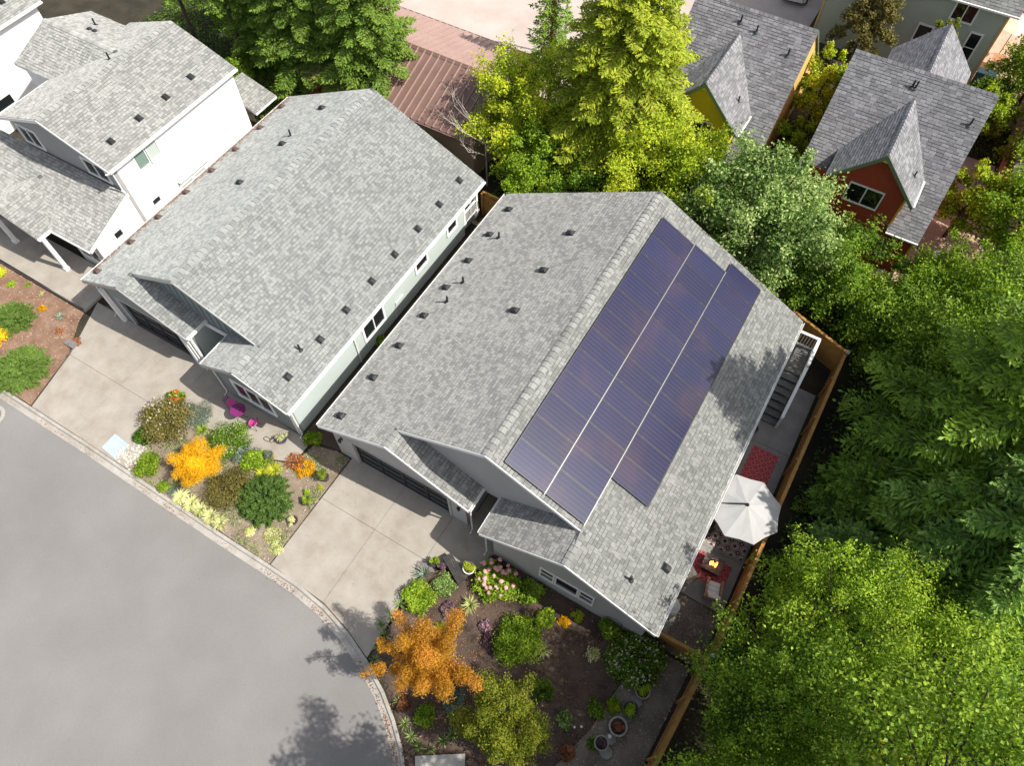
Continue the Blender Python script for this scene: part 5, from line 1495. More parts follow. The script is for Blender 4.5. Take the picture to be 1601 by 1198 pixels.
def broadleaf(label, x, y, h, r, mat, seed, n=16000, size=.15, rz=None, clear=.28, bark='bark', name='broadleaf_tree', group=None, blobs=46, lean=(0, 0), aspect=.6, spread=.0, tmean=.5, cat='tree', extra=None, brad=(.2, .36)):
    """tree: tapered trunk, limbs to every clump of the crown, crown of separate leaves in uneven clumps"""
    rng = np.random.default_rng(seed); rnd = random.Random(seed)
    t = thing(name, label, cat, (x, y, 0), 0, group)
    rz = rz or (h * (1 - clear)) / 2
    cc = np.array([x + lean[0], y + lean[1], h - rz])
    # clump centres: golden-angle directions in an ellipsoid, uneven radius
    k = np.arange(blobs)
    zc = 1 - 1.72 * (k + .5) / blobs
    ph = k * 2.39996 + rng.uniform(-.35, .35, blobs)
    rr = np.sqrt(np.maximum(0, 1 - zc ** 2))
    lob = 1 + spread * np.sin(3 * ph + seed) + rng.normal(0, .22, blobs)
    D = np.stack([rr * np.cos(ph), rr * np.sin(ph), zc], 1) * (rng.uniform(.62, .86, blobs) * lob)[:, None]
    C = cc + D * np.array([r, r, rz])
    Rb = rng.uniform(brad[0] * .7, brad[1] * 1.06, blobs) * r
    V, tt = blob_leaves(rng, C, Rb, n, size, aspect, tmean=tmean)
    # loose sprays breaking the outline
    ns = int(n * .24)
    idx = rng.integers(0, blobs, ns)
    tipd = unit(C[idx] - cc + rng.normal(size=(ns, 3)) * .5)
    P = C[idx] + tipd * (Rb[idx] * (.9 + .8 * rng.random(ns) ** 2))[:, None]
    V2 = leaf_quads(rng, P, tipd * .3 + rng.normal(size=(ns, 3)) * .5 + np.array([0, 0, .6]), size, size * aspect, bend=.2)
    finish('crown', [V, V2], [tt, tmean + .1 + rng.normal(0, .2, ns)], [mat], t)
    m = MB(); tr = max(.05, r * .055)
    top = Vector((x + lean[0] * .8, y + lean[1] * .8, h - rz * .8))
    b0 = Vector((x, y, 0)); mid = b0.lerp(top, .5) + Vector((rnd.uniform(-.1, .1), rnd.uniform(-.1, .1), 0)) * r * .3
    m.tube([b0, b0.lerp(mid, .5), mid, top], [tr * 1.25, tr, tr * .85, tr * .45], 8)
    for i in range(0, blobs, 2):
        e = Vector(C[i]); s = b0.lerp(top, rnd.uniform(.45, .95)); mm = s.lerp(e, .55) + Vector((0, 0, .06 * r))
        m.tube([s, mm, e], [tr * .4, tr * .25, tr * .1], 5, cap=False)
    put('trunk', m, bark, t, smooth=True)
    return t

def conifer(label, x, y, h, r, mat, seed, step=.42, nb=9, needle=(.20, .055), droop=.22, base=.12, dens=1.0, name='conifer_tree', bark='bark', group=None, pw=.8, lean=(0, 0), cat='tree', tmean=.45):
    """conifer: whorls of drooping branches, each a flat spray of side twigs carrying needle tufts"""
    rng = np.random.default_rng(seed)
    t = thing(name, label, cat, (x, y, 0), 0, group)
    Vs, Ts = [], []
    nw = int(h * (1 - base) / step)
    branches = []
    for i in range(nw):
        z = h * base + i * step + rng.uniform(-.1, .1)
        f = (z / h)
        L = r * (1 - f) ** pw * 1.0 + .12
        k = max(4, int(nb * (.55 + .45 * (1 - f))))
        for j in range(k):
            a = 6.283 * j / k + i * 1.1 + rng.uniform(-.3, .3)
            branches.append((z, a, L * rng.uniform(.68, 1.15), f))
    m = MB()
    m.tube([(x, y, 0), (x + lean[0] * .5, y + lean[1] * .5, h * .5), (x + lean[0], y + lean[1], h)], [r * .075, r * .05, .02], 8)
    for (z, a, L, f) in branches:
        d = np.array([math.cos(a), math.sin(a), 0]); side = np.array([-math.sin(a), math.cos(a), 0])
        o = np.array([x + lean[0] * f, y + lean[1] * f, z])
        nt = max(5, int(L / .13 * dens))
        u = (np.arange(nt) + .5) / nt
        rise = .28 * f
        def at(uu):
            return o + d * (L * uu)[:, None] + np.array([0, 0, 1.0]) * (L * (rise * uu - droop * uu ** 2 * 1.6 + droop * .7 * uu ** 4))[:, None]
        P0 = at(u)
        tw = L * .36 * (1 - u) ** .7 * (.25 + u * 1.2) + .09
        ty = tmean + rng.normal(0, .08) + .15 * u
        for sg in (-1, 1):
            dirn = unit(side * sg * 1.0 + d * .75 + np.array([0, 0, -.12]) + rng.normal(size=(nt, 3)) * .12)
            for q in range(3):
                fr = (q + .5) / 3
                keep = tw > .12 * q
                P = P0[keep] + dirn[keep] * (tw[keep] * fr)[:, None] + rng.normal(size=(keep.sum(), 3)) * .02
                kk = len(P)
                if not kk:
                    continue
                ax = unit(dirn[keep] + rng.normal(size=(kk, 3)) * .35)
                nn = np.array([0, 0, 1.0]) + rng.normal(size=(kk, 3)) * .42 + d * .15
                ln = np.maximum(needle[0], tw[keep] * .5)
                Vs.append(leaf_quads(rng, P, nn, ln, needle[1] * 2.0 * (1 - fr * .35), axis=ax, bend=.12))
                Ts.append(ty[keep] + .2 * fr + rng.normal(0, .14, kk))
        # the branch tip
        P = at(np.array([.93, 1.0, 1.05])); Vs.append(leaf_quads(rng, P, np.array([[0, 0, 1.0]] * 3) + rng.normal(size=(3, 3)) * .3, needle[0] * 1.2, needle[1] * 2, axis=np.array([d] * 3))); Ts.append(np.array([tmean + .35] * 3))
        if L > .7:
            m.tube([tuple(at(np.array([0.0]))[0]), tuple(at(np.array([.5]))[0] - np.array([0, 0, .03])), tuple(at(np.array([.95]))[0] - np.array([0, 0, .03]))], [.012 + L * .012, .008 + L * .006, .006], 4, cap=False)
    finish('crown', Vs, Ts, [mat], t)
    put('trunk', m, bark, t, smooth=True)
    return t

def shrub(label, x, y, r, h, mat, seed, n=2200, size=.07, blobs=14, aspect=.6, cat='shrub', name='shrub', z=0.0, flower=None, nf=60, fsize=.06, tmean=.5, group=None, up=.5, stem='bark', brad=(.3, .5)):
    rng = np.random.default_rng(seed)
    r *= 1.16; size *= 1.45; n = int(n * .85)
    t = thing(name, label, cat, (x, y, z), 0, group)
    k = np.arange(blobs); zc = rng.uniform(.0, .8, blobs); ph = k * 2.4 + rng.uniform(-.4, .4, blobs)
    rr = np.sqrt(1 - zc ** 2) * rng.uniform(.35, .78, blobs)
    C = np.stack([x + r * rr * np.cos(ph), y + r * rr * np.sin(ph), z + h * (.22 + .5 * zc)], 1)
    Rb = rng.uniform(brad[0] * .7, brad[1] * 1.06, blobs) * r
    V, tt = blob_leaves(rng, C, Rb, n, size, aspect, up=up, squash=min(1, h / r * .7), tmean=tmean)
    V[:, 2] = np.maximum(V[:, 2], z + .01)
    finish('leaves', [V], [tt], [mat], t)
    if flower:
        i = rng.integers(0, blobs, nf); d = unit(rng.normal(size=(nf, 3)) + np.array([0, 0, 1.1]))
        P = C[i] + d * (Rb[i] * 1.06)[:, None]
        P = np.repeat(P, 4, 0) + rng.normal(size=(nf * 4, 3)) * fsize * .4
        V = leaf_quads(rng, P, np.repeat(d, 4, 0) + rng.normal(size=(nf * 4, 3)) * .4, fsize, fsize)
        finish('flowers', [V], [rng.random(nf * 4)], [flower], t)['kind'] = 'stuff'
    m = MB()
    for i in range(0, blobs, 2):
        m.tube([(x, y, z - .02), tuple((C[i] + np.array([x, y, z])) / 2 + np.array([0, 0, .03])), tuple(C[i])], [.014, .01, .006], 4, cap=False)
    put('stem', m, stem, t)
    return t

def tuft(label, x, y, r, h, mat, seed, n=70, w=.022, cat='grass', name='grass_tuft', z=0.0, group=None, tmean=.5, spiky=False):
    """arching strap leaves from one crown: three joined quads per blade"""
    rng = np.random.default_rng(seed)
    t = thing(name, label, cat, (x, y, z), 0, group)
    a = rng.uniform(0, 6.283, n); R_ = r * rng.uniform(.45, 1.05, n); H_ = h * rng.uniform(.6, 1.1, n)
    d = np.stack([np.cos(a), np.sin(a), np.zeros(n)], 1); s = np.stack([-np.sin(a), np.cos(a), np.zeros(n)], 1)
    o = np.array([x, y, z]) + d * r * .06 * rng.random(n)[:, None]
    def pt(u):
        zz = (u * 1.0 if spiky else (2.1 * u - 1.55 * u * u))
        return o + d * (R_ * u)[:, None] + np.array([0, 0, 1.0]) * (H_ * zz)[:, None]
    Vs = []; us = [0, .35, .7, 1.0]; ws = [w, w * .95, w * .65, w * .1]
    for i in range(3):
        A, B = pt(us[i]), pt(us[i + 1])
        Vs.append(np.stack([A - s * ws[i] / 2, A + s * ws[i] / 2, B + s * ws[i + 1] / 2, B - s * ws[i + 1] / 2], 1).reshape(-1, 3))
    ti = tmean + rng.normal(0, .22, n)
    finish('blades', Vs, [ti, ti + .08, ti + .16], [mat], t)
    return t

def needle_shrub(label, x, y, r, h, mat, seed, n=60, name='evergreen_shrub', tmean=.45, z=0.0, droop=.1):
    """low evergreen: bristling shoots leaving one stem in every direction"""
    rng = np.random.default_rng(seed)
    t = thing(name, label, 'shrub', (x, y, z), 0)
    Vs, Ts = [], []; m = MB()
    for i in range(n):
        el = math.asin(rng.uniform(.05, .98)); a = i * 2.4 + rng.uniform(-.3, .3)
        d = np.array([math.cos(a) * math.cos(el), math.sin(a) * math.cos(el), math.sin(el) * h / r])
        L = r * rng.uniform(.75, 1.08); k = int(26 + L * 30)
        u = np.linspace(.3, 1, k)
        P = np.array([x, y, z + .05]) + d * (L * u)[:, None] - np.array([0, 0, 1.]) * (droop * r * u ** 3)[:, None]
        for q in range(4):
            dv = unit(d + rng.normal(size=(k, 3)) * .55)
            PP = P + dv * .05 + rng.normal(size=(k, 3)) * .025
            Vs.append(leaf_quads(rng, PP, rng.normal(size=(k, 3)) + np.array([0, 0, .8]), .11, .028, axis=dv)); Ts.append(tmean - .25 + .45 * u + rng.normal(0, .14, k))
        if i % 3 == 0:
            m.tube([(x, y, z), tuple(P[-1])], [.014, .005], 4, cap=False)
    finish('needles', Vs, Ts, [mat], t); put('stem', m, 'bark', t)
    return t

def maple(label, x, y, arms, mat, seed, n=9000, size=.085, h=3.0, bark='bark', name='maple_tree', tmean=.5):
    """low ornamental maple with long flat layered arms: arms = (angle, length, height at tip, width)"""
    rng = np.random.default_rng(seed); t = thing(name, label, 'tree', (x, y, 0))
    m = MB(); m.tube([(x, y, 0), (x + .04, y, h * .25), (x, y + .05, h * .5)], [.09, .08, .06], 8)
    C, Rb = [], []
    for (a, L, zt, w) in arms:
        d = np.array([math.cos(a), math.sin(a)])
        st = Vector((x, y, h * rng.uniform(.35, .5))); e = Vector((x + d[0] * L, y + d[1] * L, zt))
        mid = st.lerp(e, .5) + Vector((0, 0, .3)); m.tube([st, mid, e], [.045, .03, .012], 6, cap=False)
        k = max(3, int(L / .2))
        for j in range(k):
            u = .18 + .82 * (j + .5) / k
            p = (1 - u) ** 2 * np.array(st) + 2 * u * (1 - u) * np.array(mid) + u * u * np.array(e)
            C.append(p + rng.normal(0, .09, 3) * np.array([1, 1, .5])); Rb.append(w * (1.15 - .5 * u) * rng.uniform(.8, 1.15))
    C = np.array(C); Rb = np.array(Rb)
    V, tt = blob_leaves(rng, C, Rb, n, size, .34, squash=.55, tmean=tmean, jitter=1.1, shell=.7)
    finish('crown', [V], [tt], [mat], t); put('trunk', m, bark, t, smooth=True)
    return t

def potted(label, x, y, r, hp, potmat, leaf, seed, pr=.22, ph=.32, name='potted_plant', z=0.0, flower=None, group=None, tmean=.5):
    t = thing(name, label, 'potted plant', (x, y, z), 0, group)
    m = MB(); m.lathe((x, y, z), [(pr * .68, 0), (pr * .95, ph * .85), (pr, ph * .86), (pr, ph), (pr * .86, ph), (pr * .82, ph * .8), (.01, ph * .8)], 18); put('pot', m, potmat, t, smooth=False)
    m = MB(); m.lathe((x, y, z + ph * .82), [(pr * .8, 0), (.01, .02)], 12); put('soil', m, 'soil_dark', t)
    rng = np.random.default_rng(seed); k = 7
    C = np.stack([x + rng.normal(0, r * .38, k), y + rng.normal(0, r * .38, k), z + ph + hp * rng.uniform(.25, .75, k)], 1)
    V, tt = blob_leaves(rng, C, np.full(k, r * .5), int(500 + 900 * r), .06, .5, tmean=tmean)
    finish('leaves', [V], [tt], [leaf], t)
    if flower:
        P = C[rng.integers(0, k, 60)] + unit(rng.normal(size=(60, 3)) + np.array([0, 0, 1])) * r * .52
        finish('flowers', [leaf_quads(rng, P, rng.normal(size=(60, 3)) + np.array([0, 0, 1.5]), .07, .06)], [rng.random(60)], [flower], t)['kind'] = 'stuff'
    return t

# ---- large trees
G1 = 'trees behind the houses'
broadleaf('yellowing maple with a golden top left of the tall cedar', -16.0, 28.6, 7.6, 2.7, 'leaf_yellow', 101, n=21000, size=.15, clear=.1, tmean=.62, blobs=54)
broadleaf('lower green and yellow tree nestled against the gap between the two row houses', -13.9, 26.4, 5.0, 2.1, 'leaf_lime', 102, n=14000, size=.14, clear=.08, tmean=.38, blobs=40)
conifer('tall bright yellow green cedar reaching the top edge', -11.2, 30.4, 14.0, 5.0, 'leaf_cedar', 103, step=.34, nb=15, needle=(.17, .065), droop=.45, base=.08, dens=2.0, pw=.5, name='cedar_tree', bark='bark_red', tmean=.5)
broadleaf('golden yellow crown in front of the cedar behind the solar house ridge', -8.6, 28.4, 7.4, 2.9, 'leaf_yellow', 104, n=22000, size=.14, clear=.1, tmean=.55, blobs=54)
broadleaf('yellow green tree between the mustard house and the solar house', -5.9, 28.2, 6.6, 2.5, 'leaf_yellow', 105, n=18000, size=.14, clear=.1, tmean=.45, blobs=44)
broadleaf('dark green small tree in the shade below the cedar', -11.0, 26.2, 4.6, 2.1, 'leaf_green', 106, n=13000, size=.13, clear=.05, tmean=.35)
conifer('dark green fir with a reddish trunk at the top edge', -17.6, 34.6, 10.5, 2.3, 'leaf_conifer', 107, bark='bark_red', base=.3, nb=9, step=.4)
broadleaf('big pale sage green tree overhanging the back corner of the solar house', -1.8, 27.3, 8.2, 3.35, 'leaf_sage', 108, n=32000, size=.16, clear=.08, blobs=66, tmean=.5)
broadleaf('mid green tree between the sage green crown and the rear fence', 1.6, 27.4, 5.4, 2.4, 'leaf_green', 109, n=17000, size=.13, clear=.05, tmean=.42, blobs=44)
broadleaf('slender bright yellow tree between the mustard and red houses', -2.75, 40.2, 5.2, 1.35, 'leaf_yellow', 110, n=7500, size=.15, clear=.15, tmean=.62, blobs=30)
broadleaf('pale flowering shrub tree below the yellow tree', -2.6, 36.4, 3.4, 1.2, 'leaf_lime', 111, n=6000, size=.13, clear=.1, tmean=.35, blobs=24)
broadleaf('magnolia like tree with olive leaves against the green house wall', -2.3, 47.6, 6.2, 1.5, 'leaf_olive', 112, n=8500, size=.17, clear=.12, tmean=.42, blobs=30, bark='bark')
broadleaf('thin young tree between the rear gable and the green house', 2.2, 48.2, 5.0, .7, 'leaf_mossgold', 113, n=2200, size=.15, clear=.4, blobs=14)
broadleaf('yellow green cherry tree beside the red house', 6.9, 36.0, 4.6, 1.7, 'leaf_yellow', 114, n=7000, size=.16, clear=.3, tmean=.42, blobs=26, brad=(.16, .28))
broadleaf('loose yellow green tree over the red house patio', 9.4, 35.2, 6.0, 2.3, 'leaf_lime', 115, n=12000, size=.16, clear=.15, tmean=.4, blobs=40)
broadleaf('leafy green tree at the right edge near the salmon house', 9.8, 41.0, 5.6, 2.2, 'leaf_green', 116, n=12000, size=.16, clear=.1, tmean=.55, blobs=36)
broadleaf('small yellow green tree at the end of the grey path', 6.4, 44.8, 3.4, 1.4, 'leaf_yellow', 117, n=5500, size=.15, clear=.15, tmean=.4, blobs=22)
broadleaf('green tree in the top right corner next to the peach umbrella', 8.2, 49.6, 5.0, 2.2, 'leaf_green', 118, n=11000, size=.17, clear=.1, tmean=.6, blobs=36)
broadleaf('dark hedge like tree beside the blue bins', 6.0, 47.6, 2.6, 1.1, 'leaf_green', 119, n=4500, size=.13, clear=.05, tmean=.4, blobs=18, cat='tree')
broadleaf('low bright green bush tree under the red house wall', 3.4, 28.7, 2.4, 1.3, 'leaf_lime', 120, n=10000, size=.13, clear=.05, tmean=.35, blobs=34)
broadleaf('small leafy tree between the red house patio and the woods', 6.6, 29.6, 4.4, 1.7, 'leaf_lime', 121, n=11000, size=.14, clear=.08, tmean=.4, blobs=36)
broadleaf('spreading vine maple behind the rear fence corner', 5.6, 26.6, 4.8, 2.2, 'leaf_green', 122, n=15000, size=.13, clear=.05, tmean=.52, blobs=46)
broadleaf('wide vine maple with pale tips at the right edge', 9.2, 28.4, 6.6, 2.9, 'leaf_lime', 123, n=21000, size=.14, clear=.05, tmean=.30, blobs=60)
broadleaf('dense green maple in the middle of the right woods', 8.4, 24.2, 7.0, 2.9, 'leaf_green', 124, n=22000, size=.14, clear=.05, tmean=.55, blobs=60)
broadleaf('green tree cut by the right edge above the firs', 12.0, 22.8, 9.0, 2.8, 'leaf_green', 125, n=18000, size=.15, clear=.1, tmean=.55, blobs=54)
conifer('tall dark green fir whose branches sweep towards the back steps', 10.4, 20.2, 18.0, 6.5, 'leaf_conifer', 126, step=.42, nb=11, dens=1.0, needle=(.22, .07), pw=.75, tmean=.5)
conifer('young fir with pale tips at the right edge of the woods', 12.8, 24.0, 9.0, 3.0, 'leaf_bluegreen', 127, step=.40, nb=10, dens=1.0)
conifer('broad blue green fir reaching towards the umbrella side of the fence', 11.9, 16.4, 12.5, 6.6, 'leaf_bluegreen', 128, step=.40, nb=12, dens=1.0, needle=(.22, .07), pw=.72, tmean=.5)
conifer('small bushy fir behind the umbrella beyond the fence', 6.9, 14.2, 4.9, 2.2, 'leaf_bluegreen', 148, step=.32, nb=11, dens=1.1, tmean=.42)
conifer('small dark fir in the shade just beyond the fence', 6.6, 17.6, 4.6, 1.9, 'leaf_conifer', 129, step=.34, nb=11, dens=1.1)
broadleaf('bright lime green tree opposite the fire table', 6.9, 10.5, 8.8, 2.7, 'leaf_lime', 130, n=30000, size=.105, clear=.05, tmean=.42, blobs=84, rz=4.6, brad=(.17, .3))
broadleaf('lime green tree at the right edge below the firs', 10.8, 10.8, 8.4, 2.9, 'leaf_lime', 131, n=26000, size=.12, clear=.05, tmean=.36, blobs=74, rz=4.6)
broadleaf('mid green tree overhanging the fence beside the gravel path', 6.2, 6.9, 8.4, 2.2, 'leaf_green', 132, n=26000, size=.11, clear=.05, tmean=.55, blobs=76, rz=3.8)
broadleaf('tall large leaved green tree in the bottom right corner', 10.2, 5.9, 15.5, 3.4, 'leaf_green', 133, n=24000, size=.12, clear=.05, tmean=.66, blobs=80, aspect=.7, rz=5.2)
broadleaf('yellow green bushy tree at the bottom edge right of the fence', 6.3, 3.3, 7.6, 2.5, 'leaf_lime', 134, n=26000, size=.105, clear=.05, tmean=.33, blobs=70, rz=3.6)
broadleaf('tall mossy green tree below the bottom right corner', 9.2, 1.6, 15.0, 3.3, 'leaf_mossgold', 135, n=16000, size=.15, clear=.05, tmean=.62, blobs=70, aspect=.7, rz=5.0)
broadleaf('green tree at the bottom edge whose shade covers the garden', 6.6, -2.6, 12.0, 3.0, 'leaf_green', 143, n=17000, size=.15, clear=.1, tmean=.5, blobs=60, rz=4.0)
conifer('big bright green fir at the top left behind the row houses', -26.4, 28.6, 11.0, 4.3, 'leaf_brightfir', 136, step=.36, nb=13, needle=(.17, .06), droop=.3, dens=1.8, pw=.6)
conifer('second bright green fir left of the metal roof', -30.8, 28.0, 11.0, 3.9, 'leaf_brightfir', 137, step=.38, nb=12, needle=(.17, .06), droop=.3, base=.12, tmean=.42, pw=.6, dens=1.7)
conifer('shaded fir with a bare lower trunk above the white house roof', -36.0, 27.2, 10.5, 2.2, 'leaf_conifer', 138, base=.45, nb=8)
conifer('fir standing behind the white house near the top left', -40.0, 27.0, 10.5, 2.1, 'leaf_conifer', 139, base=.4, nb=8)
broadleaf('low green bush tree behind the small cross roof of the white house', -35.0, 25.2, 2.8, 1.3, 'leaf_lime', 140, n=5000, size=.12, clear=.05, tmean=.3, blobs=20)
broadleaf('russet brown dry bush tree at the left end of the metal roof', -28.6, 26.8, 3.2, 1.3, 'leaf_rust', 141, n=3600, size=.12, clear=.05, tmean=.55, blobs=20)
broadleaf('dry reddish shrubby tree among the firs at the top', -32.6, 30.6, 3.0, 1.6, 'leaf_rust', 142, n=4200, size=.13, clear=.05, tmean=.6, blobs=20)
# bare tree by the metal roof
DT = thing('bare_tree', 'leafless pale grey tree in front of the metal roof', 'tree', (-17.2, 26.4, 0))
m = MB(); rnd = random.Random(8)
def limb(p, d, L, r, lev):
    q = p + d * L; mid = p.lerp(q, .5) + Vector((rnd.uniform(-.05, .05), rnd.uniform(-.05, .05), .02)) * L
    m.tube([p, mid, q], [r, r * .8, r * .5], 5, cap=False)
    if lev:
        for k in range(4 if lev > 1 else 3):
            dd = (d + Vector((rnd.uniform(-.7, .7), rnd.uniform(-.7, .7), rnd.uniform(-.1, .5)))).normalized()
            limb(p.lerp(q, rnd.uniform(.4, 1)), dd, L * rnd.uniform(.45, .7), r * .5, lev - 1)
limb(Vector((-17.2, 26.4, 0)), Vector((0, 0, 1)), 3.2, .06, 0)
for a in (2.2, 3.0, 3.9, 4.6, 1.2):
    limb(Vector((-17.2, 26.4, rnd.uniform(2.2, 3.2))), Vector((math.cos(a), math.sin(a), .9)).normalized(), 2.0, .032, 2)
put('trunk', m, 'bark_pale', DT)

# understory that nobody could count
def cover(name, label, poly, n, mats, seed, size=.14, h=(.05, .5)):
    rng = np.random.default_rng(seed); xs = [p[0] for p in poly]; ys = [p[1] for p in poly]
    P = rng.uniform([min(xs), min(ys), h[0]], [max(xs), max(ys), h[1]], (n, 3))
    P[:, 2] *= .5 + .5 * np.sin(P[:, 0] * 1.7 + 2 * np.sin(P[:, 1])) ** 2
    V = leaf_quads(rng, P, rng.normal(size=(n, 3)) * .6 + np.array([0, 0, 1]), size, size * .6, bend=.2)
    o = finish(name, [V], [rng.random(n) * .7], [mats], None); o['kind'] = 'stuff'; tag(o, label, 'ground cover')
cover('forest_undergrowth', 'dark tangled undergrowth of ferns and ivy in the woods beyond the fence', [(4.9, -6), (22, 34)], 34000, 'leaf_conifer', 201, .16, (.03, 1.1))
cover('back_undergrowth', 'green undergrowth between the row houses and the yellow and red houses', [(-16.5, 25.4), (5, 31)], 16000, 'leaf_green', 202, .16, (.03, .6))
cover('shady_undergrowth', 'dark brown and green undergrowth behind the white house', [(-46, 24.6), (-30.8, 33.5)], 14000, 'leaf_conifer', 203, .15, (.03, .45))
cover('side_yard_plants', 'mixed low planting along the path at the upper right', [(5.6, 43.4), (11, 53)], 7000, 'leaf_green', 204, .14, (.03, .5))

# ---- front gardens
def at(p):
    return p
maple('glowing orange yellow maple in the middle of the gravel bed', *at((-18.75, 4.15)), [(0.3, 1.05, 1.35, .47), (1.1, 1.25, 1.3, .5), (1.9, .9, 1.5, .5), (2.6, 1.0, 1.3, .5), (3.4, 1.1, 1.2, .47), (4.3, .9, 1.2, .47), (5.2, 1.0, 1.25, .47), (5.9, .8, 1.6, .5), (0, .2, 1.75, .5)], 'leaf_gold', 301, n=30000, size=.075, h=1.7)
maple('amber orange maple with long spreading arms by the kerb', -5.0, 2.3, [(.15, 2.1, 4.3, .42), (.75, 1.1, 4.6, .55), (1.35, 1.9, 4.5, .46), (2.1, 1.1, 4.4, .52), (2.7, 1.9, 4.1, .36), (3.35, 1.8, 3.9, .30), (3.9, 2.0, 3.7, .28), (4.6, 1.2, 4.2, .5), (5.3, 1.25, 4.4, .5), (5.9, 1.5, 4.4, .5), (0, .25, 5.0, .6), (3.1, .9, 4.8, .55)], 'leaf_amber', 302, n=42000, size=.08, h=5.2)
conifer('bright young fir filling the gap behind the white house roof', -34.6, 28.6, 9.5, 3.2, 'leaf_brightfir', 146, step=.38, nb=11, needle=(.17, .06), droop=.3, base=.12, tmean=.42, pw=.6, dens=1.7)
broadleaf('leafy green tree left of the firs at the top edge', -38.6, 30.4, 6.0, 2.4, 'leaf_green', 147, n=11000, size=.15, clear=.1, tmean=.5, blobs=36)
broadleaf('tall tree just below the bottom edge throwing shade on the kerb', 1.5, -1.2, 11.0, 2.1, 'leaf_green', 144, n=11000, size=.14, clear=.5, blobs=34, rz=2.7)
broadleaf('olive green maple shrub tree in the lower garden bed', -1.5, 2.05, 4.4, 1.45, 'leaf_mossgold', 303, n=24000, size=.075, clear=.3, tmean=.5, blobs=54, spread=.12, brad=(.16, .3))
shrub('broad beige green shrub dotted with white flowers left of the orange maple', -22.02, 5.26, 1.12, 1.1, 'leaf_olive', 311, n=7500, size=.065, blobs=26, flower='petal_white', nf=90, fsize=.05, tmean=.6)
shrub('dark green shaded shrub by the driveway edge below the beige one', -22.47, 4.21, .5, .5, 'leaf_green', 312, n=2200, blobs=10, tmean=.2)
shrub('soft grey green shrub above the orange maple', -21.08, 6.17, .75, .55, 'leaf_grey', 313, n=3000, size=.06, aspect=.3)
tuft('strappy green clump between the grey green shrub and the maple', -20.34, 5.81, .5, .45, 'leaf_green', 314, n=70, tmean=.7)
shrub('green mound sprinkled with tiny white blossoms beside the walkway', -18.86, 6.02, .98, .7, 'leaf_green', 315, n=6500, size=.05, blobs=24, flower='petal_white', nf=120, fsize=.03, tmean=.45)
shrub('silvery green low shrub right of the white dotted mound', -17.77, 5.90, .6, .5, 'leaf_grey', 316, n=2000, size=.05)
shrub('lime green dome shrub next to the white pebbles', -21.24, 3.22, .58, .55, 'leaf_lime', 317, n=3800, size=.05, blobs=16, tmean=.45)
shrub('small lime green shrub under the lower edge of the orange maple', -19.89, 2.77, .3, .3, 'leaf_lime', 318, n=1300, size=.05)
shrub('bronze olive shrub between the orange maple and the dark evergreen', -17.40, 4.17, 1.0, .8, 'leaf_olive', 319, n=6000, size=.055, blobs=22, tmean=.45)
needle_shrub('dark green spiky evergreen mound at the right of the gravel bed', -15.49, 4.61, 1.22, .95, 'leaf_juniper', 320, n=330, tmean=.5)
shrub('lime and yellow leafy shrub above the dark evergreen', -17.18, 5.88, .62, .6, 'leaf_lime', 321, n=2800, size=.07, tmean=.55)
tuft('yellow striped grass tuft above the dark evergreen', -16.08, 5.93, .5, .4, 'leaf_yellow', 322, n=110, tmean=.85)
tuft('yellow striped grass clump left of the small terracotta pot', -16.50, 5.53, .42, .38, 'leaf_yellow', 323, n=90, tmean=.8)
for i, (x, y) in enumerate([(-18.89, 2.83), (-18.28, 2.83), (-17.69, 2.86), (-17.10, 2.83), (-16.54, 2.79)]):
    tuft(('first', 'second', 'third', 'fourth', 'fifth')[i] + ' cream striped hosta counted from the left in the row along the kerb', x, y, .46, .3, 'leaf_cream', 330 + i, n=80, w=.06, cat='hosta', name='hosta', group='striped hostas along the kerb', tmean=.6)
shrub('thin grey green seedling patch at the kerb left of the hostas', -19.36, 2.83, .26, .2, 'leaf_grey', 336, n=500)
for i, (x, y, rr) in enumerate([(*(-15.14, 3.17), .26), (*(-14.25, 3.49), .42), (*(-13.69, 3.16), .3)]):
    shrub('pale yellow ground cover patch ' + ('nearest the hostas', 'below the dark evergreen', 'nearest the driveway corner')[i], x, y, rr, .14, 'leaf_cream', 340 + i, n=1100, size=.05, group='pale yellow ground cover', cat='ground cover', name='ground_cover', tmean=.7)
shrub('orange and green tropical foliage plant at the walkway edge', -22.59, 6.46, .42, .5, 'leaf_green', 345, n=800, size=.12, flower='petal_orange', nf=26, fsize=.12)
potted('terracotta pot with a grey green bushy plant by the walkway', -16.69, 6.39, .28, .35, 'clay_pot', 'leaf_grey', 350, pr=.2, z=.02)
potted('dark blue bowl of yellow flowers on the walkway', -16.76, 7.34, .28, .25, 'pot_blue', 'leaf_cream', 351, pr=.24, ph=.22, z=.035, flower='petal_white')
potted('potted lime green plant near the top right of the gravel bed', -13.82, 6.82, .3, .4, 'pot_dark', 'leaf_lime', 352, pr=.2, z=.02)
potted('dark bowl with a small rosette plant beside the driveway', -13.85, 5.51, .2, .2, 'pot_dark', 'leaf_lime', 353, pr=.22, ph=.2, z=.02)
potted('shallow bowl of white pebbles and succulents near the driveway', -13.82, 4.49, .2, .08, 'pot_dark', 'leaf_cream', 354, pr=.24, ph=.16, z=.02, tmean=.95)
shrub('tiny lime green sprout above the dark bowl', -14.14, 5.84, .14, .3, 'leaf_lime', 355, n=260)
shrub('small yellow plant between the two pots by the driveway', -13.79, 6.36, .14, .12, 'leaf_yellow', 356, n=260, tmean=.8)
shrub('rusty orange creeping shrub on the gravel by the sage house corner', -15.53, 6.77, .45, .2, 'leaf_rust', 357, n=1500, size=.05, tmean=.7, flower='petal_orange', nf=20)
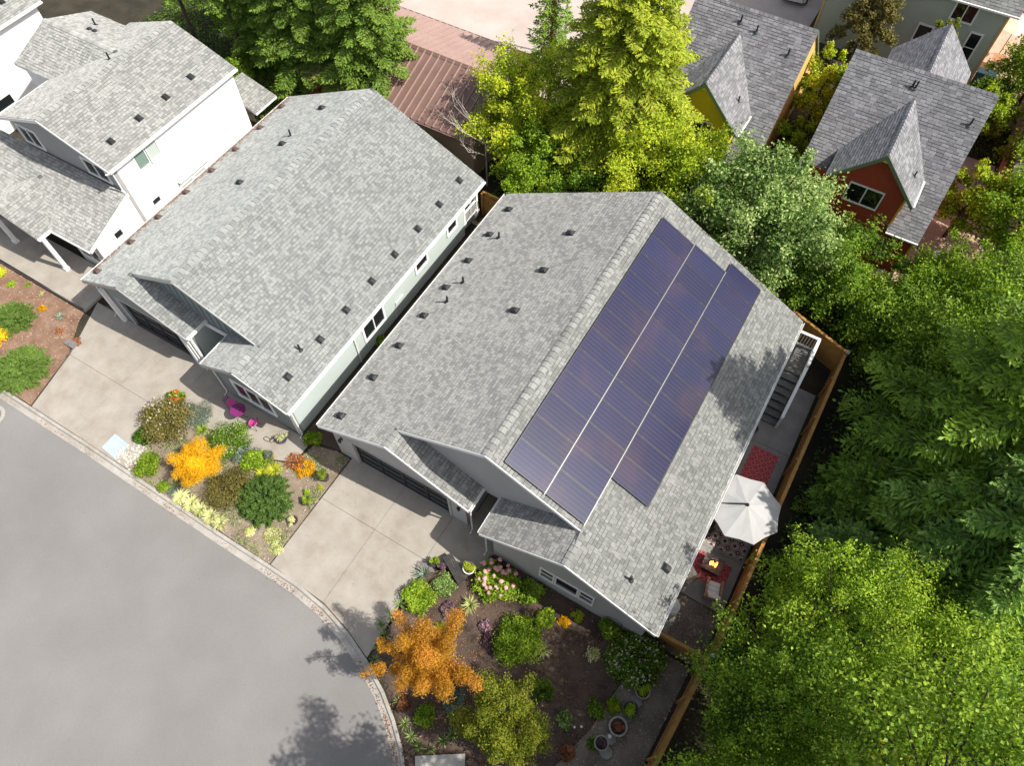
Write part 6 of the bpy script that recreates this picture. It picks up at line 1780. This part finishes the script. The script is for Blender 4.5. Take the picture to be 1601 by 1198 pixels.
shrub('golden yellow creeping shrub in front of the sage house corner', -14.92, 6.72, .42, .25, 'leaf_gold', 358, n=1400, size=.05, tmean=.3)
shrub('olive yellow shrub in the passage mouth between the houses', -15.57, 8.04, .4, .6, 'leaf_yellow', 359, n=1800, size=.06, tmean=.2)
shrub('green weed clump along the base of the sage wall', -15.94, 14.22, .32, .5, 'leaf_lime', 360, n=1200, size=.07, tmean=.2)
m = MB(); m.tube([(-18.15 + .18 * math.cos(a / 2), 6.3 + .1 * math.sin(a / 2), .05 + .02 * (a % 3)) for a in range(13)], .012, 6); m.tube([(-17.9 + .12 * math.cos(a / 2), 6.38 + .12 * math.sin(a / 2), .06) for a in range(13)], .012, 6)
o = put('wire_ornament', m, 'metal_black'); tag(o, 'bent black wire ornament lying on the walkway', 'ornament'); o.location = (-17.30, 7.02, 0); o.location.x += 18.0; o.location.y -= 6.3
# white pebbles near the utility cover
rnd = random.Random(77)
PB = []
for k in range(4):
    mb = MB(); n = 6
    pts = [(math.cos(6.28 * i / n) * rnd.uniform(.8, 1.1), math.sin(6.28 * i / n) * rnd.uniform(.6, 1.0)) for i in range(n)]
    lo = [(p[0], p[1], 0) for p in pts]; mi_ = [(p[0] * .95, p[1] * .95, .45) for p in pts]; hi = [(p[0] * .55, p[1] * .55, .75) for p in pts]
    for i in range(n):
        j = (i + 1) % n; mb.face([lo[i], lo[j], mi_[j], mi_[i]], 0, .9); mb.face([mi_[i], mi_[j], hi[j], hi[i]], 0, .95)
    mb.face(hi, 0, 1.0); PB.append(mb.mesh('stone', ['stone_pale']))
WP = thing('pebble_patch', 'patch of white river pebbles between the blue cover and the shrubs', 'pebbles', (-21.4, 3.9, 0))
cA = (-22.32, 3.53); cB = (-22.27, 2.88)
for k in range(150):
    u = rnd.random(); c = (cA[0] + (cB[0] - cA[0]) * u + rnd.gauss(0, .33), cA[1] + (cB[1] - cA[1]) * u + rnd.gauss(0, .2))
    o = share('stone', PB[k % 4], WP, (c[0], c[1], .03), (0, 0, rnd.uniform(0, 6))); s_ = rnd.uniform(.035, .085); o.scale = (s_, s_ * rnd.uniform(.7, 1), s_)

# bark bed on the left
needle_shrub('green bristly juniper at the left edge above its larger neighbour', -33.24, 5.65, 1.1, .8, 'leaf_juniper', 361, n=260, tmean=.75)
needle_shrub('large green bristly juniper next to the neighbour driveway', -30.35, 3.83, 1.4, .85, 'leaf_juniper', 362, n=340, tmean=.85)
shrub('golden yellow flowering shrub at the left edge between the junipers', -32.94, 4.43, .55, .6, 'leaf_gold', 363, n=3000, size=.06, tmean=.6)
shrub('bright yellow green plant at the left edge below the raised path', -36.36, 7.43, .35, .3, 'leaf_yellow', 364, n=1100, size=.07, tmean=.9)
shrub('small lime plant below the raised path', -35.22, 7.20, .22, .2, 'leaf_lime', 365, n=600, tmean=.6)
shrub('little orange tipped plant in the bark bed', -32.57, 6.94, .2, .2, 'leaf_gold', 366, n=500, tmean=.2)
tuft('grey green spiky tuft in the bark bed', -31.28, 7.03, .32, .3, 'leaf_grey', 367, n=80, tmean=.8)
shrub('small rusty plant beside the grey green tuft', -30.65, 6.38, .2, .12, 'leaf_rust', 368, n=400, tmean=.7)
shrub('tiny green plant near the middle of the bark bed', -34.45, 7.60, .14, .12, 'leaf_lime', 369, n=240)
shrub('tiny pale plant close to the dark timber edging', -33.42, 7.56, .14, .12, 'leaf_cream', 370, n=240)
shrub('rust red creeping plant beside the grey valve box', -29.40, 6.38, .26, .12, 'leaf_rust', 371, n=600, tmean=.6)

# lower garden of the solar house
shrub('bright lime dome shrub at the driveway end of the lower garden', -7.17, 4.55, .66, .6, 'leaf_lime', 380, n=4200, size=.065, blobs=18, tmean=.6)
shrub('round green shrub with an open centre right of the lime dome', -6.49, 5.41, .5, .5, 'leaf_sage', 381, n=3000, size=.05, blobs=16, tmean=.55)
shrub('small lavender pink flowering plant below the round shrub', -5.82, 4.68, .32, .3, 'leaf_purple', 382, n=900, flower='petal_pink', nf=20, fsize=.03, tmean=.75)
tuft('variegated spiky grass left of the pink hydrangea', -5.14, 5.35, .5, .5, 'leaf_cream', 383, n=60, w=.03, tmean=.35)
t_ = shrub('hydrangea bush covered with pink flower heads', -4.69, 6.72, .85, .8, 'leaf_lime', 384, n=5200, size=.085, blobs=24, tmean=.65, cat='hydrangea', name='hydrangea')
rnd = random.Random(5)
hm = []
for k in range(3):
    mb = MB(); mb.lathe((0, 0, 0), [(.3, -.5), (.8, -.35), (1, 0), (.85, .45), (.5, .75), (.01, .88)], 9)
    mb.v = [(v[0] * rnd.uniform(.86, 1.12), v[1] * rnd.uniform(.86, 1.12), v[2] * rnd.uniform(.9, 1.1)) for v in mb.v]; hm.append(mb.mesh('flower_head', ['hydrangea_pink'], smooth=True))
hx, hy = -4.75, 6.81
for k in range(34):
    a = rnd.uniform(0, 6.28); r = .88 * math.sqrt(rnd.random()); s_ = rnd.uniform(.07, .115)
    o = share('flower_head', hm[k % 3], t_, (hx + r * math.cos(a), hy + r * math.sin(a) + .12, .3 + .58 * math.sqrt(max(0, 1 - (r / .95) ** 2)) + rnd.uniform(-.05, .05)), (rnd.uniform(-.4, .4), rnd.uniform(-.4, .4), a)); o.scale = (s_, s_, s_)
shrub('leafy green shrub right of the hydrangea by the grey wall', -3.29, 7.11, .55, .5, 'leaf_green', 385, n=2600, size=.075, tmean=.6)
shrub('upright yellow green shrub below the three part window', -2.18, 6.43, .42, .55, 'leaf_lime', 386, n=2600, size=.065, tmean=.6)
shrub('small golden flowering plant, the left one of two under the window', -1.47, 6.73, .25, .25, 'leaf_gold', 387, n=900, size=.05, tmean=.4)
shrub('small golden flowering plant, the right one of two under the window', -1.10, 7.21, .24, .25, 'leaf_yellow', 388, n=900, size=.05, tmean=.75)
shrub('big bushy bright green shrub in the centre of the lower garden', -2.67, 5.17, 1.0, .75, 'leaf_lime', 389, n=8500, size=.06, blobs=30, tmean=.42)
tuft('pale arching grass at the right side of the big bright shrub', -1.68, 5.32, .45, .4, 'leaf_cream', 390, n=90, w=.018, tmean=.5)
shrub('pink leaved small shrub in the shade left of the big bright shrub', -4.19, 4.92, .26, .25, 'leaf_purple', 391, n=700, flower='petal_pink', nf=16, fsize=.06, tmean=.9)
shrub('dark purple leaved shrub below the pink one', -3.65, 4.59, .4, .35, 'leaf_purple', 392, n=1600, size=.055, tmean=.1)
TRL = thing('trellis', 'arched wire trellis against the grey house wall', 'trellis', (0.32, 7.45, 0))
tx, ty = 0.32, 7.45
m = MB(); m.tube([(tx - .35, 7.55, 0)] + [(tx + .35 * math.cos(rad(180 - 18 * k)), 7.55, 1.1 + .35 * math.sin(rad(18 * k))) for k in range(11)] + [(tx + .35, 7.55, 0)], .012, 6)
for z in (.3, .6, .9, 1.15):
    m.bar((tx - .34, 7.55, z), (tx + .34, 7.55, z), .01)
put('frame', m, 'metal_black', TRL)
shrub('green climbing plant on the arched wire trellis', tx - .02, 7.38, .42, .95, 'leaf_green', 393, n=2200, size=.075, tmean=.7, up=.2)
shrub('large round rhododendron with creamy white flowers at the house corner', 1.66, 6.95, 1.12, 1.0, 'leaf_green', 394, n=12000, size=.06, blobs=34, flower='petal_white', nf=230, fsize=.045, tmean=.38, brad=(.28, .42))
shrub('sparse whitish plant left of the large round rhododendron', 0.14, 6.19, .32, .4, 'leaf_cream', 395, n=420, size=.06, tmean=.8)
for i, (p, rr, mt, lb) in enumerate([((-0.93, 3.99), .42, 'leaf_green', 'small round green shrub between the olive maple and the rhododendron'), ((1.19, 4.48), .34, 'leaf_green', 'dark green little shrub left of the yellow one'),
    ((1.73, 4.96), .28, 'leaf_yellow', 'small yellow shrub near the round stone planters'), ((0.27, 3.52), .32, 'leaf_sage', 'small sage green shrub in the shaded soil'), ((0.96, 2.60), .3, 'leaf_rust', 'little reddish brown shrub near the bottom edge'),
    ((1.61, 3.34), .24, 'leaf_green', 'tiny green shrub left of the lowest stone planter'), ((-3.76, 1.89), .42, 'leaf_grey', 'dusky blue green shrub under the amber maple'), ((-4.45, 0.90), .42, 'leaf_lime', 'green shrub at the foot of the amber maple close to the kerb'),
    ((-1.92, 3.59), .3, 'leaf_olive', 'thin olive plant above the olive green maple shrub'), ((-5.39, 0.88), .3, 'leaf_rust', 'rust orange plant beside the kerb below the amber maple'), ((-5.65, 3.94), .26, 'leaf_lime', 'lime green seedling near the tip of the amber maple')]):
    shrub(lb, p[0], p[1], rr, rr * 1.1, mt, 400 + i, n=int(4500 * rr), size=.055, tmean=.45)
strap = [(593, 975), (607, 962), (622, 944), (600, 992), (590, 1010), (583, 1030), (622, 1095), (630, 1130), (640, 1150), (652, 1166), (668, 1170), (690, 1156), (704, 1148), (640, 925), (648, 912)]
stl = ['sixth from the top', 'fifth from the top', 'third from the top', 'seventh from the top', 'eighth from the top', 'ninth from the top', 'just below the amber maple', 'above the pale stone slab', 'left above the stone slab', 'left corner of the stone slab', 'on the left part of the stone slab edge', 'on the middle of the stone slab edge', 'right corner of the stone slab', 'second from the top', 'topmost']
SP = [(-7.99, 2.86), (-7.87, 3.32), (-7.79, 3.91), (-7.58, 2.60), (-7.54, 2.10), (-7.41, 1.61), (-5.65, 0.86), (-5.02, 0.30), (-4.56, 0.06), (-4.11, -0.08), (-3.73, 0.05), (-3.43, 0.57), (-3.23, 0.89), (-7.67, 4.56), (-7.68, 4.96)]
for i, (x, y) in enumerate(SP):
    tuft('strappy green clump edging the lower garden, ' + stl[i], x + .1, y, .34, .3, 'leaf_sage', 420 + i, n=26, w=.024, group='strappy clumps edging the lower garden', tmean=.45)
# entry pots
potted('white square planter of yellow flowers beside the hydrangea', -5.95, 6.58, .3, .2, 'plastic_white', 'leaf_yellow', 440, pr=.27, ph=.4, z=.035, tmean=.8)
tuft('grey spiky agave at the corner of the driveway mat', -7.54, 5.48, .42, .4, 'leaf_grey', 441, n=60, w=.04, spiky=True, cat='agave', name='agave', tmean=.65)
potted('round green potted plant next to the spiky agave', -7.33, 6.05, .2, .25, 'pot_dark', 'leaf_lime', 442, pr=.16, z=.035, tmean=.45)
potted('dark leaved potted plant beside the round green one', -6.98, 6.07, .2, .2, 'pot_dark', 'leaf_purple', 443, pr=.15, z=.035)
BX = thing('wooden_bench', 'low black wooden bench between the pots and the hydrangea', 'bench', (-6.47, 6.28, 0), rad(-28))
for k in range(5):
    m = MB(); m.box(-.65, .65, -.22 + k * .085, -.145 + k * .085, .4, .44); put('slat', m, 'black_wood', BX, local=True)
for sx in (-.55, .55):
    m = MB(); m.box(sx - .05, sx + .05, -.22, -.14, 0, .4); put('leg', m, 'black_wood', BX, local=True)
    m = MB(); m.box(sx - .05, sx + .05, .11, .19, 0, .4); put('leg', m, 'black_wood', BX, local=True)
shrub('dark fern like plant in the corner between the bench and the grey wall', -5.14, 7.41, .35, .4, 'leaf_purple', 444, n=900, size=.06, tmean=.2)
# planters and stepping stones along the gravel path
for i, (p, r_, pm, lf, lb) in enumerate([((2.44, 5.94), .3, 'pot_stone', 'leaf_lime', 'stone planter with a leafy plant, nearest the rhododendron'), ((2.32, 5.10), .33, 'pot_dark', 'leaf_lime', 'dark rimmed planter with a green plant, second from the rhododendron'),
    ((2.17, 4.33), .36, 'pot_stone', 'leaf_rust', 'wide round stone bowl of brown soil on the path edge'), ((1.88, 3.50), .28, 'pot_stone', 'leaf_purple', 'round stone bowl with pink brown plants, lowest of the row')]):
    potted(lb, p[0], p[1], .2 if i > 1 else .3, .2 if i > 1 else .35, pm, lf, 450 + i, pr=r_, ph=.36, group='planters along the gravel path')
for i, p in enumerate([(2.49, 6.38), (2.38, 5.50), (2.25, 4.79), (2.10, 3.83), (2.19, 3.32)]):
    mb = MB(); rnd = random.Random(60 + i); n = 7
    mb.prism([(p[0] + .26 * math.cos(6.28 * k / n) * rnd.uniform(.8, 1.15), p[1] + .22 * math.sin(6.28 * k / n) * rnd.uniform(.8, 1.15)) for k in range(n)], 0, .13)
    o = put('edging_stone', mb, 'stone_grey'); tag(o, 'flat grey edging stone ' + ('touching the rhododendron', 'between the first two planters', 'between the second and third planters', 'between the two stone bowls', 'at the lowest bowl by the bottom edge')[i], 'stone', 'edging stones by the gravel path')
for i, p in enumerate([(0.75, 3.50), (0.98, 3.65)]):
    mb = MB(); mb.lathe((p[0], p[1], 0), [(.045, 0), (.05, .05), (.02, .07)], 8); o = put('path_light', mb, 'plastic_white'); tag(o, ('left', 'right')[i] + ' one of two tiny white lights in the dark soil', 'light', 'tiny white lights')
mb = MB(); mb.lathe((2.07, 3.89, 0), [(.1, 0), (.12, .08), (.06, .16), (.01, .17)], 12); o = put('garden_ball', mb, 'plastic_white', smooth=True); tag(o, 'small white garden ornament between the stone bowls', 'ornament')

# ---- litter and low cover nobody could count
def litter(name, label, n, place, mat, seed, size=.05, cat='fallen leaves'):
    rng = np.random.default_rng(seed); P = place(rng, n)
    V = leaf_quads(rng, P, rng.normal(size=(len(P), 3)) * .3 + np.array([0, 0, 1]), size, size * .6, bend=.2)
    o = finish(name, [V], [rng.random(len(P))], [mat], None); o['kind'] = 'stuff'; tag(o, label, cat)
def along_kerb(rng, n):
    k = np.array(offs(BACK, .30)); i = rng.integers(2, 18, n); u = rng.random(n)[:, None]
    p = k[i] * (1 - u) + k[i + 1] * u + rng.normal(0, .07, (n, 2))
    keep = (np.sin(p[:, 0] * 2.3) + np.sin(p[:, 0] * .9) + rng.random(n) * 1.6) > .8
    p = p[keep]; return np.column_stack([p, np.full(len(p), -.055)])
litter('gutter_leaves', 'rust brown leaf debris caught in the concrete gutter', 1900, along_kerb, 'leaf_rust', 501, .055)
def disc(cx, cy, r, z):
    return lambda rng, n: np.column_stack([rng.normal(cx, r, n), rng.normal(cy, r, n), np.full(n, z)])
litter('fallen_maple_leaves', 'scattered orange leaves on the soil under the amber maple', 420, disc(-4.3, 2.6, 1.1, .1), 'leaf_amber', 502, .06)
def in_poly(poly, z0, z1, f):
    def g(rng, n):
        xs = [p[0] for p in poly]; ys = [p[1] for p in poly]; out = []
        while len(out) < n:
            c = rng.uniform([min(xs), min(ys)], [max(xs), max(ys)], (n, 2))
            out += [(p[0], p[1], rng.uniform(z0, z1)) for p in c if f(p[0], p[1]) and math.sin(p[0] * 2.1 + 1.3) * math.cos(p[1] * 2.7) + rng.random() * .5 > .35]
        return np.array(out[:n])
    return g
litter('low_ground_cover', 'sparse creeping ground cover between the shrubs of the gravel bed', 5200, in_poly(P2, .04, .13, in2), 'leaf_sage', 503, .06, 'ground cover')
litter('bed_leaf_litter', 'brown leaf litter strewn over the lower garden soil', 1500, in_poly(P1, .09, .12, in1), 'leaf_rust', 504, .05)
litter('bark_bed_litter', 'dry leaves strewn on the bark bed below the raised path', 700, in_poly(P3, .06, .09, in3), 'leaf_twig', 505, .05)
def roof_debris(rng, n):
    y = rng.uniform(9, 24, n); x = -29.25 + np.abs(rng.normal(0, .22, n))
    return np.column_stack([x, y, 2.93 + .47 * (x + 29.25)])
litter('roof_needles', 'rusty needle debris along the left eave of the sage house roof', 2600, roof_debris, 'leaf_rust', 506, .045, 'debris')

def on_road(rng, n):
    p = rng.uniform([-30, -9], [-5.5, 1.9], (n, 2)); return np.column_stack([p, np.full(n, -.09)])
litter('road_specks', 'tiny twigs and leaf specks lying on the street', 150, on_road, 'leaf_twig', 507, .045, 'debris')
def on_drive(rng, n):
    p = np.concatenate([rng.uniform([-13.2, 2.8], [-8.0, 8.2], (n, 2)), rng.uniform([-28.6, 2.8], [-22.8, 8.3], (n, 2))]); return np.column_stack([p, np.full(2 * n, .045)])
litter('drive_specks', 'small dry leaves scattered on the two driveways', 60, on_drive, 'leaf_rust', 508, .05)
